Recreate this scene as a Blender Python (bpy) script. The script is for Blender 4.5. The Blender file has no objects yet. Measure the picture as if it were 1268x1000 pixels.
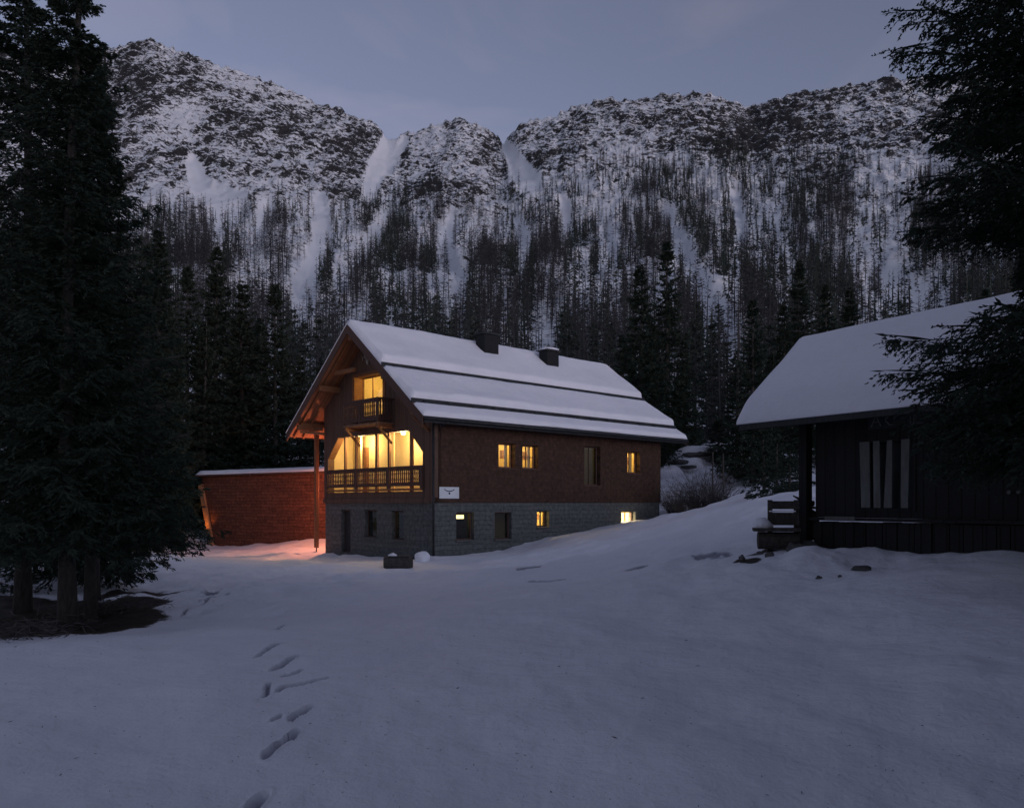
import bpy, math
import numpy as np
from mathutils import Vector, Matrix

# ------------------------------------------------------------------ basics
F, YH, CX, EYE = 1017.0, 622.5, 634.0, 1.6       # lens in photo pixels, horizon row, centre column, eye height
C = bpy.context.scene.collection
rng = np.random.default_rng(7)
PI = math.pi

def at(px, py, d):
    return np.array([(px - CX) / F * d, d, EYE + (YH - py) / F * d])

def link(o, parent=None):
    C.objects.link(o)
    if parent is not None:
        o.parent = parent
    return o

def tag(o, label=None, cat=None, group=None, kind=None):
    if label: o['label'] = label
    if cat: o['category'] = cat
    if group: o['group'] = group
    if kind: o['kind'] = kind
    return o

def empty(name, loc, rz=0.0, parent=None):
    o = bpy.data.objects.new(name, None)
    o.location = tuple(float(c) for c in loc); o.rotation_euler = (0, 0, rz)
    o.empty_display_size = 0.3
    return link(o, parent)

def np_mesh(name, v, q, mats=None, smooth=False, matidx=None):
    """v (n,3), q (m,4) or (m,3) index array"""
    v = np.asarray(v, np.float32); q = np.asarray(q, np.int32)
    me = bpy.data.meshes.new(name)
    me.vertices.add(len(v)); me.vertices.foreach_set('co', v.ravel())
    k = q.shape[1]
    me.loops.add(q.size); me.loops.foreach_set('vertex_index', q.ravel())
    me.polygons.add(len(q))
    me.polygons.foreach_set('loop_start', np.arange(0, q.size, k, dtype=np.int32))
    me.polygons.foreach_set('loop_total', np.full(len(q), k, np.int32))
    if matidx is not None:
        me.polygons.foreach_set('material_index', np.asarray(matidx, np.int32))
    me.polygons.foreach_set('use_smooth', np.full(len(q), smooth, bool))
    for m in (mats or []):
        me.materials.append(m)
    me.update(calc_edges=True)
    return me

def mesh_obj(name, me, parent=None, loc=None):
    o = bpy.data.objects.new(name, me)
    if loc is not None: o.location = tuple(float(c) for c in loc)
    return link(o, parent)

class MB:
    """collects boxes, prisms, bars and tubes, then links them as one mesh"""
    def __init__(s): s.v = []; s.f = []
    def add(s, vs, fs):
        n = len(s.v); s.v += [tuple(float(c) for c in p) for p in vs]; s.f += [tuple(n + i for i in f) for f in fs]
    def box(s, x0, x1, y0, y1, z0, z1):
        vs = [(x, y, z) for x in (x0, x1) for y in (y0, y1) for z in (z0, z1)]
        s.add(vs, [(0, 1, 3, 2), (4, 6, 7, 5), (0, 4, 5, 1), (2, 3, 7, 6), (0, 2, 6, 4), (1, 5, 7, 3)])
    def hexa(s, a, b):
        """a, b: two quads (4 points each, same order)"""
        s.add(list(a) + list(b), [(3, 2, 1, 0), (4, 5, 6, 7)] + [(i, (i + 1) % 4, 4 + (i + 1) % 4, 4 + i) for i in range(4)])
    def bar(s, p, q, w, h, up=(0, 0, 1), off=(0, 0)):
        p = Vector(p); q = Vector(q); d = (q - p).normalized(); u = Vector(up)
        sd = d.cross(u)
        if sd.length < 1e-3: sd = d.cross(Vector((0, 1, 0)))
        sd.normalize(); u = sd.cross(d).normalized()
        c = lambda P, a, b: P + sd * (a * w / 2) + u * (b * h / 2)
        A = [c(p, *k) for k in ((-1, -1), (1, -1), (1, 1), (-1, 1))]
        B = [c(q, *k) for k in ((-1, -1), (1, -1), (1, 1), (-1, 1))]
        s.hexa(A, B)
    def tube(s, pts, rad, n=8):
        pts = [Vector(tuple(float(c) for c in p)) for p in pts]
        base = len(s.v)
        for i, p in enumerate(pts):
            d = (pts[min(i + 1, len(pts) - 1)] - pts[max(i - 1, 0)]).normalized()
            a = d.cross(Vector((0.13, 0.98, 0.1))); a.normalize(); b = d.cross(a)
            r = rad[i] if hasattr(rad, '__len__') else rad
            for k in range(n):
                t = 2 * PI * k / n
                s.v.append(tuple(p + a * (r * math.cos(t)) + b * (r * math.sin(t))))
        for i in range(len(pts) - 1):
            for k in range(n):
                s.f.append((base + i * n + k, base + i * n + (k + 1) % n, base + (i + 1) * n + (k + 1) % n, base + (i + 1) * n + k))
        s.f.append(tuple(base + k for k in range(n))[::-1]); s.f.append(tuple(base + (len(pts) - 1) * n + k for k in range(n)))
    def build(s, name, mat, parent=None, smooth=False, bevel=0, loc=None):
        me = bpy.data.meshes.new(name); me.from_pydata(s.v, [], s.f); me.materials.append(mat)
        if smooth: me.polygons.foreach_set('use_smooth', [True] * len(me.polygons))
        me.update()
        o = mesh_obj(name, me, parent, loc)
        if bevel:
            b = o.modifiers.new('bevel', 'BEVEL'); b.width = bevel; b.segments = 1; b.limit_method = 'ANGLE'
        return o

# ------------------------------------------------------------------ noise
def _h(ix, iy, s):
    n = (ix * 374761393 + iy * 668265263 + s * 974634777) & 0xffffffff
    n = ((n ^ (n >> 13)) * 1274126177) & 0xffffffff
    return ((n ^ (n >> 16)) & 0xffff) / 65535.0
def vnoise(x, y, s=0):
    x = np.asarray(x, float); y = np.asarray(y, float)
    ix = np.floor(x).astype(np.int64); iy = np.floor(y).astype(np.int64)
    fx = x - ix; fy = y - iy; fx = fx * fx * fx * (fx * (fx * 6 - 15) + 10); fy = fy * fy * fy * (fy * (fy * 6 - 15) + 10)
    a = _h(ix, iy, s); b = _h(ix + 1, iy, s); c = _h(ix, iy + 1, s); d = _h(ix + 1, iy + 1, s)
    return (a + (b - a) * fx) * (1 - fy) + (c + (d - c) * fx) * fy
def fbm(x, y, o=4, s=0, g=0.5):
    t = 0; a = 1; w = 0
    for i in range(o):
        ca, sa = math.cos(i * 1.1), math.sin(i * 1.1)
        t = t + a * vnoise((x * ca - y * sa) * 2 ** i, (x * sa + y * ca) * 2 ** i, s + i * 17); w += a; a *= g
    return t / w
def ridged(x, y, o=5, s=0):
    t = 0; a = 1; w = 0
    for i in range(o):
        ca, sa = math.cos(i * 0.9), math.sin(i * 0.9)
        n = 1 - np.abs(2 * vnoise((x * ca - y * sa) * 2.03 ** i, (x * sa + y * ca) * 2.03 ** i, s + i * 31) - 1)
        t = t + a * n * n; w += a; a *= 0.55
    return t / w
def sstep(a, b, x):
    t = np.clip((x - a) / (b - a), 0, 1); return t * t * (3 - 2 * t)

# ------------------------------------------------------------------ materials
def new_mat(name):
    m = bpy.data.materials.new(name); m.use_nodes = True
    nt = m.node_tree; nt.nodes.clear()
    out = nt.nodes.new('ShaderNodeOutputMaterial'); b = nt.nodes.new('ShaderNodeBsdfPrincipled')
    nt.links.new(b.outputs[0], out.inputs[0])
    return m, nt, b, out
def N(nt, t, **kw):
    n = nt.nodes.new('ShaderNode' + t)
    for k, v in kw.items():
        if k in n.inputs: n.inputs[k].default_value = v
        else: setattr(n, k, v)
    return n
def ramp(nt, fac, stops):
    r = nt.nodes.new('ShaderNodeValToRGB'); e = r.color_ramp.elements
    while len(e) < len(stops): e.new(0.5)
    for el, (p, c) in zip(e, stops):
        el.position = p; el.color = (*c, 1) if len(c) == 3 else c
    nt.links.new(fac, r.inputs[0]); return r
def coords(nt, scale=(1, 1, 1)):
    tc = nt.nodes.new('ShaderNodeTexCoord'); mp = nt.nodes.new('ShaderNodeMapping')
    mp.inputs['Scale'].default_value = scale
    nt.links.new(tc.outputs['Object'], mp.inputs[0]); return mp.outputs[0]
def bump(nt, b, h, strength, dist):
    n = nt.nodes.new('ShaderNodeBump'); n.inputs['Strength'].default_value = strength; n.inputs['Distance'].default_value = dist
    nt.links.new(h, n.inputs['Height']); nt.links.new(n.outputs[0], b.inputs['Normal']); return n
def mat_noise(name, c0, c1, scale=(4, 4, 4), rough=0.8, bs=0.4, bd=0.02, detail=6, lo=0.3, hi=0.7, metal=0):
    m, nt, b, _ = new_mat(name)
    n = N(nt, 'TexNoise', Scale=1.0, Detail=float(detail), Roughness=0.65)
    nt.links.new(coords(nt, scale), n.inputs['Vector'])
    r = ramp(nt, n.outputs['Fac'], [(lo, c0), (hi, c1)])
    nt.links.new(r.outputs[0], b.inputs['Base Color']); b.inputs['Roughness'].default_value = rough
    b.inputs['Metallic'].default_value = metal
    b.inputs['Specular IOR Level'].default_value = 0.25
    bump(nt, b, n.outputs['Fac'], bs, bd)
    return m
def mat_boards(name, c0, c1, axis, width=0.16, grain=30, rough=0.75):
    """axis: the local coordinate across the boards (0, 1 or 2)"""
    m, nt, b, _ = new_mat(name)
    tc = nt.nodes.new('ShaderNodeTexCoord'); sp = nt.nodes.new('ShaderNodeSeparateXYZ')
    nt.links.new(tc.outputs['Object'], sp.inputs[0])
    dv = N(nt, 'Math', operation='DIVIDE'); nt.links.new(sp.outputs[axis], dv.inputs[0]); dv.inputs[1].default_value = width
    fl = N(nt, 'Math', operation='FLOOR'); fr = N(nt, 'Math', operation='FRACT')
    nt.links.new(dv.outputs[0], fl.inputs[0]); nt.links.new(dv.outputs[0], fr.inputs[0])
    wn = nt.nodes.new('ShaderNodeTexWhiteNoise'); wn.noise_dimensions = '1D'; nt.links.new(fl.outputs[0], wn.inputs['W'])
    sc = [2.5, 2.5, 2.5]; sc[axis] = grain
    n = N(nt, 'TexNoise', Scale=1.0, Detail=6.0, Roughness=0.6); nt.links.new(coords(nt, sc), n.inputs['Vector'])
    n2 = N(nt, 'TexNoise', Scale=0.7, Detail=4.0); nt.links.new(tc.outputs['Object'], n2.inputs['Vector'])
    s = N(nt, 'Math', operation='MULTIPLY_ADD'); nt.links.new(wn.outputs['Value'], s.inputs[0]); s.inputs[1].default_value = 0.45
    nt.links.new(n.outputs['Fac'], s.inputs[2])
    s2 = N(nt, 'Math', operation='MULTIPLY_ADD'); nt.links.new(n2.outputs['Fac'], s2.inputs[0]); s2.inputs[1].default_value = 0.5
    nt.links.new(s.outputs[0], s2.inputs[2])
    r = ramp(nt, s2.outputs[0], [(0.6, c0), (1.25 if False else 1.0, c1)])
    pp = N(nt, 'Math', operation='PINGPONG'); nt.links.new(fr.outputs[0], pp.inputs[0]); pp.inputs[1].default_value = 0.5
    g = N(nt, 'MapRange'); nt.links.new(pp.outputs[0], g.inputs['Value']); g.inputs['From Max'].default_value = 0.07
    mx = N(nt, 'Mix', data_type='RGBA', blend_type='MULTIPLY'); mx.inputs['Factor'].default_value = 0.7
    nt.links.new(r.outputs[0], mx.inputs['A']); nt.links.new(g.outputs[0], mx.inputs['B'])
    nt.links.new(mx.outputs['Result'], b.inputs['Base Color']); b.inputs['Roughness'].default_value = rough
    b.inputs['Specular IOR Level'].default_value = 0.25
    ad = N(nt, 'Math', operation='MULTIPLY_ADD'); nt.links.new(g.outputs[0], ad.inputs[0]); ad.inputs[1].default_value = 1.5
    nt.links.new(n.outputs['Fac'], ad.inputs[2]); bump(nt, b, ad.outputs[0], 0.6, 0.012)
    return m
def mat_brick(name, c0, c1, mortar, bw, bh, plane, rough=0.85, msize=0.012, bs=0.7, offset=0.5, bd=0.02):
    """plane: 'xz' or 'yz' local plane the courses lie in"""
    m, nt, b, _ = new_mat(name)
    tc = nt.nodes.new('ShaderNodeTexCoord'); sp = nt.nodes.new('ShaderNodeSeparateXYZ'); cb = nt.nodes.new('ShaderNodeCombineXYZ')
    nt.links.new(tc.outputs['Object'], sp.inputs[0])
    if plane == 'sum':
        ad = N(nt, 'Math', operation='ADD'); nt.links.new(sp.outputs[0], ad.inputs[0]); nt.links.new(sp.outputs[1], ad.inputs[1])
        nt.links.new(ad.outputs[0], cb.inputs[0])
    else:
        nt.links.new(sp.outputs[0 if plane == 'xz' else 1], cb.inputs[0])
    nz = N(nt, 'TexNoise', Scale=1.3, Detail=3.0); nt.links.new(tc.outputs['Object'], nz.inputs['Vector'])
    wob = N(nt, 'Math', operation='MULTIPLY_ADD'); nt.links.new(nz.outputs['Fac'], wob.inputs[0]); wob.inputs[1].default_value = bh * 0.7
    nt.links.new(sp.outputs[2], wob.inputs[2]); nt.links.new(wob.outputs[0], cb.inputs[1])
    br = N(nt, 'TexBrick', Scale=1.0); br.offset = offset; br.offset_frequency = 2; br.squash = 0.7; br.squash_frequency = 3
    br.inputs['Mortar Size'].default_value = msize; br.inputs['Mortar Smooth'].default_value = 0.3
    br.inputs['Brick Width'].default_value = bw; br.inputs['Row Height'].default_value = bh
    br.inputs['Color1'].default_value = (*c0, 1); br.inputs['Color2'].default_value = (*c1, 1); br.inputs['Mortar'].default_value = (*mortar, 1)
    nt.links.new(cb.outputs[0], br.inputs['Vector'])
    n = N(nt, 'TexNoise', Scale=5.0, Detail=7.0, Roughness=0.7); nt.links.new(tc.outputs['Object'], n.inputs['Vector'])
    r = ramp(nt, n.outputs['Fac'], [(0.3, (0.45, 0.45, 0.45)), (0.72, (1.35, 1.3, 1.25))])
    mx = N(nt, 'Mix', data_type='RGBA', blend_type='MULTIPLY'); mx.inputs['Factor'].default_value = 1
    nt.links.new(br.outputs['Color'], mx.inputs['A']); nt.links.new(r.outputs[0], mx.inputs['B'])
    nt.links.new(mx.outputs['Result'], b.inputs['Base Color']); b.inputs['Roughness'].default_value = rough
    b.inputs['Specular IOR Level'].default_value = 0.25
    iv = N(nt, 'Math', operation='SUBTRACT'); iv.inputs[0].default_value = 1.0; nt.links.new(br.outputs['Fac'], iv.inputs[1])
    ad2 = N(nt, 'Math', operation='MULTIPLY_ADD'); nt.links.new(n.outputs['Fac'], ad2.inputs[0]); ad2.inputs[1].default_value = 0.8
    nt.links.new(iv.outputs[0], ad2.inputs[2]); bump(nt, b, ad2.outputs[0], bs, bd)
    return m
def mat_emit(name, col, strength):
    m = bpy.data.materials.new(name); m.use_nodes = True; nt = m.node_tree; nt.nodes.clear()
    o = nt.nodes.new('ShaderNodeOutputMaterial'); e = nt.nodes.new('ShaderNodeEmission')
    e.inputs[0].default_value = (*col, 1); e.inputs[1].default_value = strength; nt.links.new(e.outputs[0], o.inputs[0]); return m
def mat_glass(name):
    m = bpy.data.materials.new(name); m.use_nodes = True; nt = m.node_tree; nt.nodes.clear()
    o = nt.nodes.new('ShaderNodeOutputMaterial'); t = nt.nodes.new('ShaderNodeBsdfTransparent'); g = nt.nodes.new('ShaderNodeBsdfGlossy')
    t.inputs[0].default_value = (0.9, 0.92, 0.9, 1); g.inputs['Roughness'].default_value = 0.02
    lw = N(nt, 'LayerWeight', Blend=0.5); pw = N(nt, 'Math', operation='POWER'); nt.links.new(lw.outputs['Facing'], pw.inputs[0]); pw.inputs[1].default_value = 4.0
    fr = N(nt, 'Math', operation='MULTIPLY_ADD'); nt.links.new(pw.outputs[0], fr.inputs[0]); fr.inputs[1].default_value = .9; fr.inputs[2].default_value = .045; mx = nt.nodes.new('ShaderNodeMixShader')
    nt.links.new(fr.outputs[0], mx.inputs[0]); nt.links.new(t.outputs[0], mx.inputs[1]); nt.links.new(g.outputs[0], mx.inputs[2])
    nt.links.new(mx.outputs[0], o.inputs[0]); return m

def mat_snow(name, dirt=0.0, scale=1.0):
    m, nt, b, _ = new_mat(name)
    tc = nt.nodes.new('ShaderNodeTexCoord')
    n1 = N(nt, 'TexNoise', Scale=0.35, Detail=5.0, Roughness=0.6); n2 = N(nt, 'TexNoise', Scale=9.0 * scale, Detail=6.0, Roughness=0.7)
    n3 = N(nt, 'TexNoise', Scale=2.2 * scale, Detail=5.0, Roughness=0.55)
    for n in (n1, n2, n3): nt.links.new(tc.outputs['Object'], n.inputs['Vector'])
    r = ramp(nt, n1.outputs['Fac'], [(0.3, (0.80, 0.80, 0.86)), (0.7, (0.88, 0.875, 0.94))])
    last = r.outputs[0]
    if dirt > 0:
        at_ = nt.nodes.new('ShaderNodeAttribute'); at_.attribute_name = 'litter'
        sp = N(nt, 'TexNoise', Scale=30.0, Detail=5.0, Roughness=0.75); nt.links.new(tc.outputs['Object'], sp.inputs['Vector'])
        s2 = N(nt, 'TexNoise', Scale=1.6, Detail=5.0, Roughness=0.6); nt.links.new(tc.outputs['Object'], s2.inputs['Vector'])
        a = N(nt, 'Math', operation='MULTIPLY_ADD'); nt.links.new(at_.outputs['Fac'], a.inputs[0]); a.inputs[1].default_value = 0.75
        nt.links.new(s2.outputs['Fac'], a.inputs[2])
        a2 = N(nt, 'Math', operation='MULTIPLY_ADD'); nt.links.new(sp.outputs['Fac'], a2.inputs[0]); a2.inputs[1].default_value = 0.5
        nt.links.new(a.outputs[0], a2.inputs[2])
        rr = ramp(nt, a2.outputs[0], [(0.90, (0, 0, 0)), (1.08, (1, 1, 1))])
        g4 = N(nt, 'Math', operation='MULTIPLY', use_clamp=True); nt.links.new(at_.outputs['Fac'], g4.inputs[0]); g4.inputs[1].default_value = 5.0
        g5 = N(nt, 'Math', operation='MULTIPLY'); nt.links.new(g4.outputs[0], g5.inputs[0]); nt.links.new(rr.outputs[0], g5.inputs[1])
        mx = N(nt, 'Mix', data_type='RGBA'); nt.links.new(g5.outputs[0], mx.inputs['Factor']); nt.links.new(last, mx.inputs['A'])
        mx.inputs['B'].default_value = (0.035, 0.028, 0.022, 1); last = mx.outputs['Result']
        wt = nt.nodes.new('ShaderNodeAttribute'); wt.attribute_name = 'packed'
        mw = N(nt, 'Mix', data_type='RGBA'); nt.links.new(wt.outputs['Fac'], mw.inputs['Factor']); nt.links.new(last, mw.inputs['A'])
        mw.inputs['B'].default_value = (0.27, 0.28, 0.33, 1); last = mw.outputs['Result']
    nt.links.new(last, b.inputs['Base Color']); b.inputs['Roughness'].default_value = 0.75
    b.inputs['Specular IOR Level'].default_value = 0.2
    ad = N(nt, 'Math', operation='MULTIPLY_ADD'); nt.links.new(n3.outputs['Fac'], ad.inputs[0]); ad.inputs[1].default_value = 2.5
    nt.links.new(n2.outputs['Fac'], ad.inputs[2]); bump(nt, b, ad.outputs[0], 0.6, 0.045)
    return m

M = {}
M['snow'] = mat_snow('snow_cover')
M['ground'] = mat_snow('snow_ground', 1.0)
M['stone'] = mat_brick('grey_coursed_stone', (0.11, 0.118, 0.12), (0.132, 0.14, 0.142), (0.092, 0.098, 0.10), 3.6, 0.23, 'sum', offset=0.37, bs=0.8, bd=0.03)
M['redwood'] = mat_brick('red_brown_shingle', (0.062, 0.034, 0.025), (0.085, 0.045, 0.033), (0.035, 0.021, 0.016), 0.13, 0.17, 'xz', msize=0.006, bs=0.5)
M['shed'] = mat_brick('red_larch_shingle', (0.13, 0.052, 0.034), (0.20, 0.078, 0.048), (0.06, 0.025, 0.017), 0.9, 0.2, 'xz', msize=0.011, bs=0.9, bd=0.03)
M['gable'] = mat_boards('brown_vertical_boards', (0.075, 0.045, 0.035), (0.135, 0.08, 0.06), 1, 0.17)
M['beam'] = mat_boards('brown_beam', (0.13, 0.065, 0.04), (0.24, 0.13, 0.08), 1, 0.3)
M['brightlarch'] = mat_noise('lit_orange_larch', (0.30, 0.15, 0.07), (0.42, 0.22, 0.11), (4, 4, 20))  # larch copy brightened to carry the spotlight on the leaning beam
M['larch'] = mat_noise('orange_larch', (0.17, 0.078, 0.04), (0.27, 0.13, 0.065), (4, 4, 20))
M['soffit'] = mat_boards('larch_soffit', (0.20, 0.088, 0.05), (0.30, 0.14, 0.08), 0, 0.2)
M['rail'] = mat_noise('dark_rail_wood', (0.07, 0.04, 0.035), (0.12, 0.07, 0.055), (10, 10, 40))
M['plaster'] = mat_noise('pale_yellow_plaster', (0.50, 0.40, 0.22), (0.60, 0.49, 0.28), (1.5, 1.5, 1.5), bs=0.1)
M['panel'] = mat_boards('pale_pine_panelling', (0.60, 0.44, 0.24), (0.74, 0.57, 0.33), 1, 0.22, 20)
M['metal'] = mat_noise('dark_sheet_metal', (0.025, 0.027, 0.03), (0.05, 0.052, 0.056), (3, 3, 3), rough=0.5, bs=0.1, metal=0.6)
M['chimney'] = mat_noise('black_chimney_cladding', (0.010, 0.011, 0.012), (0.02, 0.021, 0.023), (6, 6, 6), rough=0.8)
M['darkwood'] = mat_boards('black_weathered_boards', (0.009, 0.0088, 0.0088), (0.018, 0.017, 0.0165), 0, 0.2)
M['greywood'] = mat_noise('grey_weathered_wood', (0.09, 0.09, 0.088), (0.16, 0.16, 0.155), (12, 12, 3))
M['slat'] = mat_noise('pale_weathered_slats', (0.20, 0.20, 0.19), (0.32, 0.32, 0.30), (12, 12, 3))
M['dimwood'] = mat_noise('dark_grey_wood', (0.022, 0.024, 0.026), (0.045, 0.047, 0.05), (12, 12, 3))
M['bark'] = mat_noise('grey_bark', (0.03, 0.026, 0.024), (0.085, 0.075, 0.068), (14, 14, 4), bs=1.0, bd=0.03)
M['needle'] = mat_noise('dark_spruce_needles', (0.018, 0.028, 0.02), (0.035, 0.05, 0.034), (3, 3, 3), bs=0)
M['twig'] = mat_noise('bare_larch_twigs', (0.05, 0.045, 0.045), (0.10, 0.088, 0.085), (3, 3, 3), bs=0)
M['ftwig'] = mat_noise('larch_wood', (0.026, 0.027, 0.030), (0.055, 0.055, 0.059), (.05, .05, .05), bs=0)
M['fneedle'] = mat_noise('far_spruce_needles', (0.022, 0.03, 0.026), (0.04, 0.05, 0.042), (.05, .05, .05), bs=0)
M['rock'] = mat_noise('grey_rock', (0.05, 0.05, 0.052), (0.14, 0.135, 0.13), (3, 3, 3), bs=1.0, bd=0.08)
M['white'] = mat_noise('white_paint', (0.62, 0.64, 0.68), (0.70, 0.72, 0.75), (5, 5, 5), bs=0.05)
M['ink'] = mat_noise('dark_blue_ink', (0.03, 0.035, 0.07), (0.04, 0.045, 0.09), (5, 5, 5), bs=0)
M['bone'] = mat_noise('pale_bone', (0.34, 0.31, 0.26), (0.48, 0.45, 0.40), (20, 20, 20))
M['curtain'] = mat_noise('cream_curtain', (0.65, 0.52, 0.34), (0.78, 0.66, 0.46), (20, 20, 1), bs=0.5)
M['glass'] = mat_glass('window_glass')
M['bulb'] = mat_emit('warm_bulb', (1.0, 0.72, 0.30), 14.0)
M['strip'] = mat_emit('warm_light_strip', (1.0, 0.78, 0.30), 1.6)

# ------------------------------------------------------------------ ground heights
cp_px = [(0, 1000, 4.3), (300, 1000, 4.3), (634, 1000, 4.3), (950, 1000, 4.3), (1268, 1000, 4.3),
         (634, 800, 9.45), (300, 800, 9.6), (0, 805, 9.6), (1268, 800, 7.2), (950, 800, 8.6),
         (634, 730, 17), (400, 730, 18), (900, 700, 15), (1010, 679, 14.5), (1000, 700, 12.5), (1268, 677, 11.5), (1268, 722, 9.5),
         (1130, 678, 13.0), (930, 683, 14.5), (830, 700, 15.5), (538, 694, 38), (403, 685, 45.1), (470, 690, 41),
         (588, 687, 40), (653, 672, 42.1), (703, 662, 44.1), (748, 655, 46.2), (815, 642, 49.6),
         (703, 690, 28), (600, 708, 28), (830, 642, 46), (870, 632, 40), (920, 624, 34), (960, 615, 28), (1000, 602, 24),
         (860, 600, 60), (860, 572, 68), (1000, 590, 40), (1150, 600, 25), (1268, 600, 20), (930, 650, 20), (830, 668, 25), (760, 682, 25),
         (95, 775, 13), (30, 762, 14), (180, 730, 20), (210, 690, 32), (120, 700, 25), (0, 700, 25), (270, 677, 54), (403, 668, 50),
         (330, 673, 52), (400, 702, 33), (300, 710, 26), (500, 715, 26), (500, 702, 34), (200, 640, 60), (60, 640, 60)]
CP = [tuple(at(*c)) for c in cp_px] + [(0, -12, .2), (-15, -12, .1), (15, -12, .8), (-20, 5, -.1), (20, 4, 1.5), (-60, 80, 4), (-20, 80, 3.5),
      (20, 80, 7), (60, 80, 10), (-70, 40, 2), (70, 40, 8), (0, 70, 2.2), (-40, -40, 0), (40, -40, 2), (0, -40, 0.5), (-40, 20, 0), (40, 15, 4)]
CP = np.array(CP)
def _tps(r2): return 0.5 * r2 * np.log(r2 + 1e-9)
_w = np.array([(x / (6 + 0.35 * max(y, 0)), np.log(max(y, 0) + 8) * 3) if y > 0 else (x / 6, math.log(8) * 3 + y / 8 * 3) for x, y, z in CP])
def _warp(x, y):
    yp = np.maximum(y, 0)
    return np.stack([x / (6 + 0.35 * yp), np.where(y > 0, np.log(yp + 8) * 3, math.log(8) * 3 + y / 8 * 3)], -1)
_W = _warp(CP[:, 0], CP[:, 1]); _n = len(CP)
_K = _tps(((_W[:, None] - _W[None]) ** 2).sum(-1)) + np.eye(_n) * 0.02
_P = np.c_[np.ones(_n), _W]
_sol = np.linalg.solve(np.block([[_K, _P], [_P.T, np.zeros((3, 3))]]), np.r_[CP[:, 2], 0, 0, 0])
def near_h(x, y):
    x = np.asarray(x, float); y = np.asarray(y, float); sh = x.shape
    w = _warp(x.ravel(), y.ravel()); out = np.empty(len(w))
    for i in range(0, len(w), 50000):
        k = _tps(((w[i:i + 50000, None] - _W[None]) ** 2).sum(-1))
        out[i:i + 50000] = k @ _sol[:_n] + _sol[_n] + w[i:i + 50000] @ _sol[_n + 1:]
    return out.reshape(sh)

RID = np.array([(-600, 40), (-100, 50), (0, 58), (100, 62), (150, 54), (185, 48), (215, 58), (250, 72), (300, 85), (340, 100), (380, 120), (430, 140),
    (460, 152), (480, 167), (500, 166), (520, 160), (545, 152), (575, 147), (600, 158), (614, 170), (622, 174), (632, 163), (645, 153), (665, 149), (690, 138),
    (720, 127), (740, 123), (780, 121), (830, 116), (870, 116), (900, 121), (930, 131), (960, 120), (1000, 112), (1040, 108), (1080, 98),
    (1110, 95), (1150, 95), (1200, 90), (1268, 85), (1900, 60)], float)
YK = np.array([60, 80, 100, 150, 200, 300, 400, 600, 850, 1100, 1300.])
EK = np.array([28, 52, 78, 122, 157, 212, 256, 318, 368, 418, 470.])
def far_e(px, Y):
    r = (YH - np.interp(px, RID[:, 0], RID[:, 1])) / 470.0
    w = sstep(250, 1300, Y)
    return np.interp(np.minimum(Y, 1300), YK, EK) * (1 + (r - 1) * w)
# open snow gullies: polylines (px, py, half width) on the slope
GUL = [[(238, 190, 8), (252, 225, 16), (284, 250, 24)], [(484, 168, 10), (468, 200, 12), (455, 240, 9)], [(500, 172, 6), (478, 205, 8)], [(624, 172, 4), (640, 200, 12), (655, 228, 16)],
       [(822, 255, 7), (842, 290, 11), (856, 330, 14), (864, 375, 14), (890, 410, 22)], [(1085, 330, 18), (1140, 372, 40)],
       [(560, 262, 8), (548, 300, 10), (575, 330, 8), (562, 400, 14)], [(395, 240, 10), (400, 300, 16), (382, 345, 16), (365, 400, 10)],
       [(480, 262, 12), (455, 300, 10), (420, 345, 14)], [(700, 250, 8), (705, 285, 7)], [(640, 265, 7), (652, 300, 9), (645, 350, 6)], [(910, 235, 9), (918, 290, 8)], [(985, 320, 7), (975, 355, 9)],
       [(750, 270, 6), (765, 320, 8)], [(330, 255, 12), (318, 290, 8)]]
def gully(px, py):
    m = np.zeros(np.shape(px))
    for g in GUL:
        for (x0, y0, w0), (x1, y1, w1) in zip(g[:-1], g[1:]):
            t = np.clip(((px - x0) * (x1 - x0) + (py - y0) * (y1 - y0)) / ((x1 - x0) ** 2 + (y1 - y0) ** 2), 0, 1)
            d = np.hypot(px - x0 - t * (x1 - x0), py - y0 - t * (y1 - y0)) / (w0 + t * (w1 - w0))
            m = np.maximum(m, 1 - sstep(0.6, 1.25, d))
    return m
def H(x, y, detail=False):
    x = np.asarray(x, float); y = np.asarray(y, float)
    Y = np.maximum(y, 55.0); px = CX + F * x / Y
    e = far_e(px, Y); py = YH - e
    far = EYE + e * Y / F
    amp = sstep(90, 500, Y)
    t = sstep(900, 1290, Y)
    spur = (ridged(x / 210, Y / 330, 3, 5) - .5) * 22 * amp * (1 - t)
    mid = (ridged(x / 62, Y / 90, 4, 9) - .5) * (13 * amp * (1 - .4 * t) + 3 * sstep(70, 150, Y))
    g = gully(px, py)
    far = far + spur + mid * (1 - .75 * g) - 7 * g * amp
    if detail:
        rk = sstep(560, 900, Y) + .35 * amp
        far = far + ((ridged(x / 17, Y / 22, 4, 3) - .5) * 9.0 + (vnoise(x / 5.5, Y / 7.5, 8) - .5) * 3.2) * rk * (1 - .85 * g)
        far = far + (vnoise(x / 9, Y / 9, 4) - .5) * 1.2 * sstep(70, 120, Y)
    far = np.where(Y > 1300, far - (Y - 1300) * .9, far)
    b = sstep(62, 88, y)
    z = far * b
    m = b < 1
    if np.any(m):
        zn = near_h(x[m], y[m]) if x.ndim else near_h(x, y)
        if x.ndim: z[m] = z[m] + zn * (1 - b[m])
        else: z = z + zn * (1 - b)
    return z
def Hs(x, y): return float(H(np.array([float(x)]), np.array([float(y)]))[0])

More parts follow.
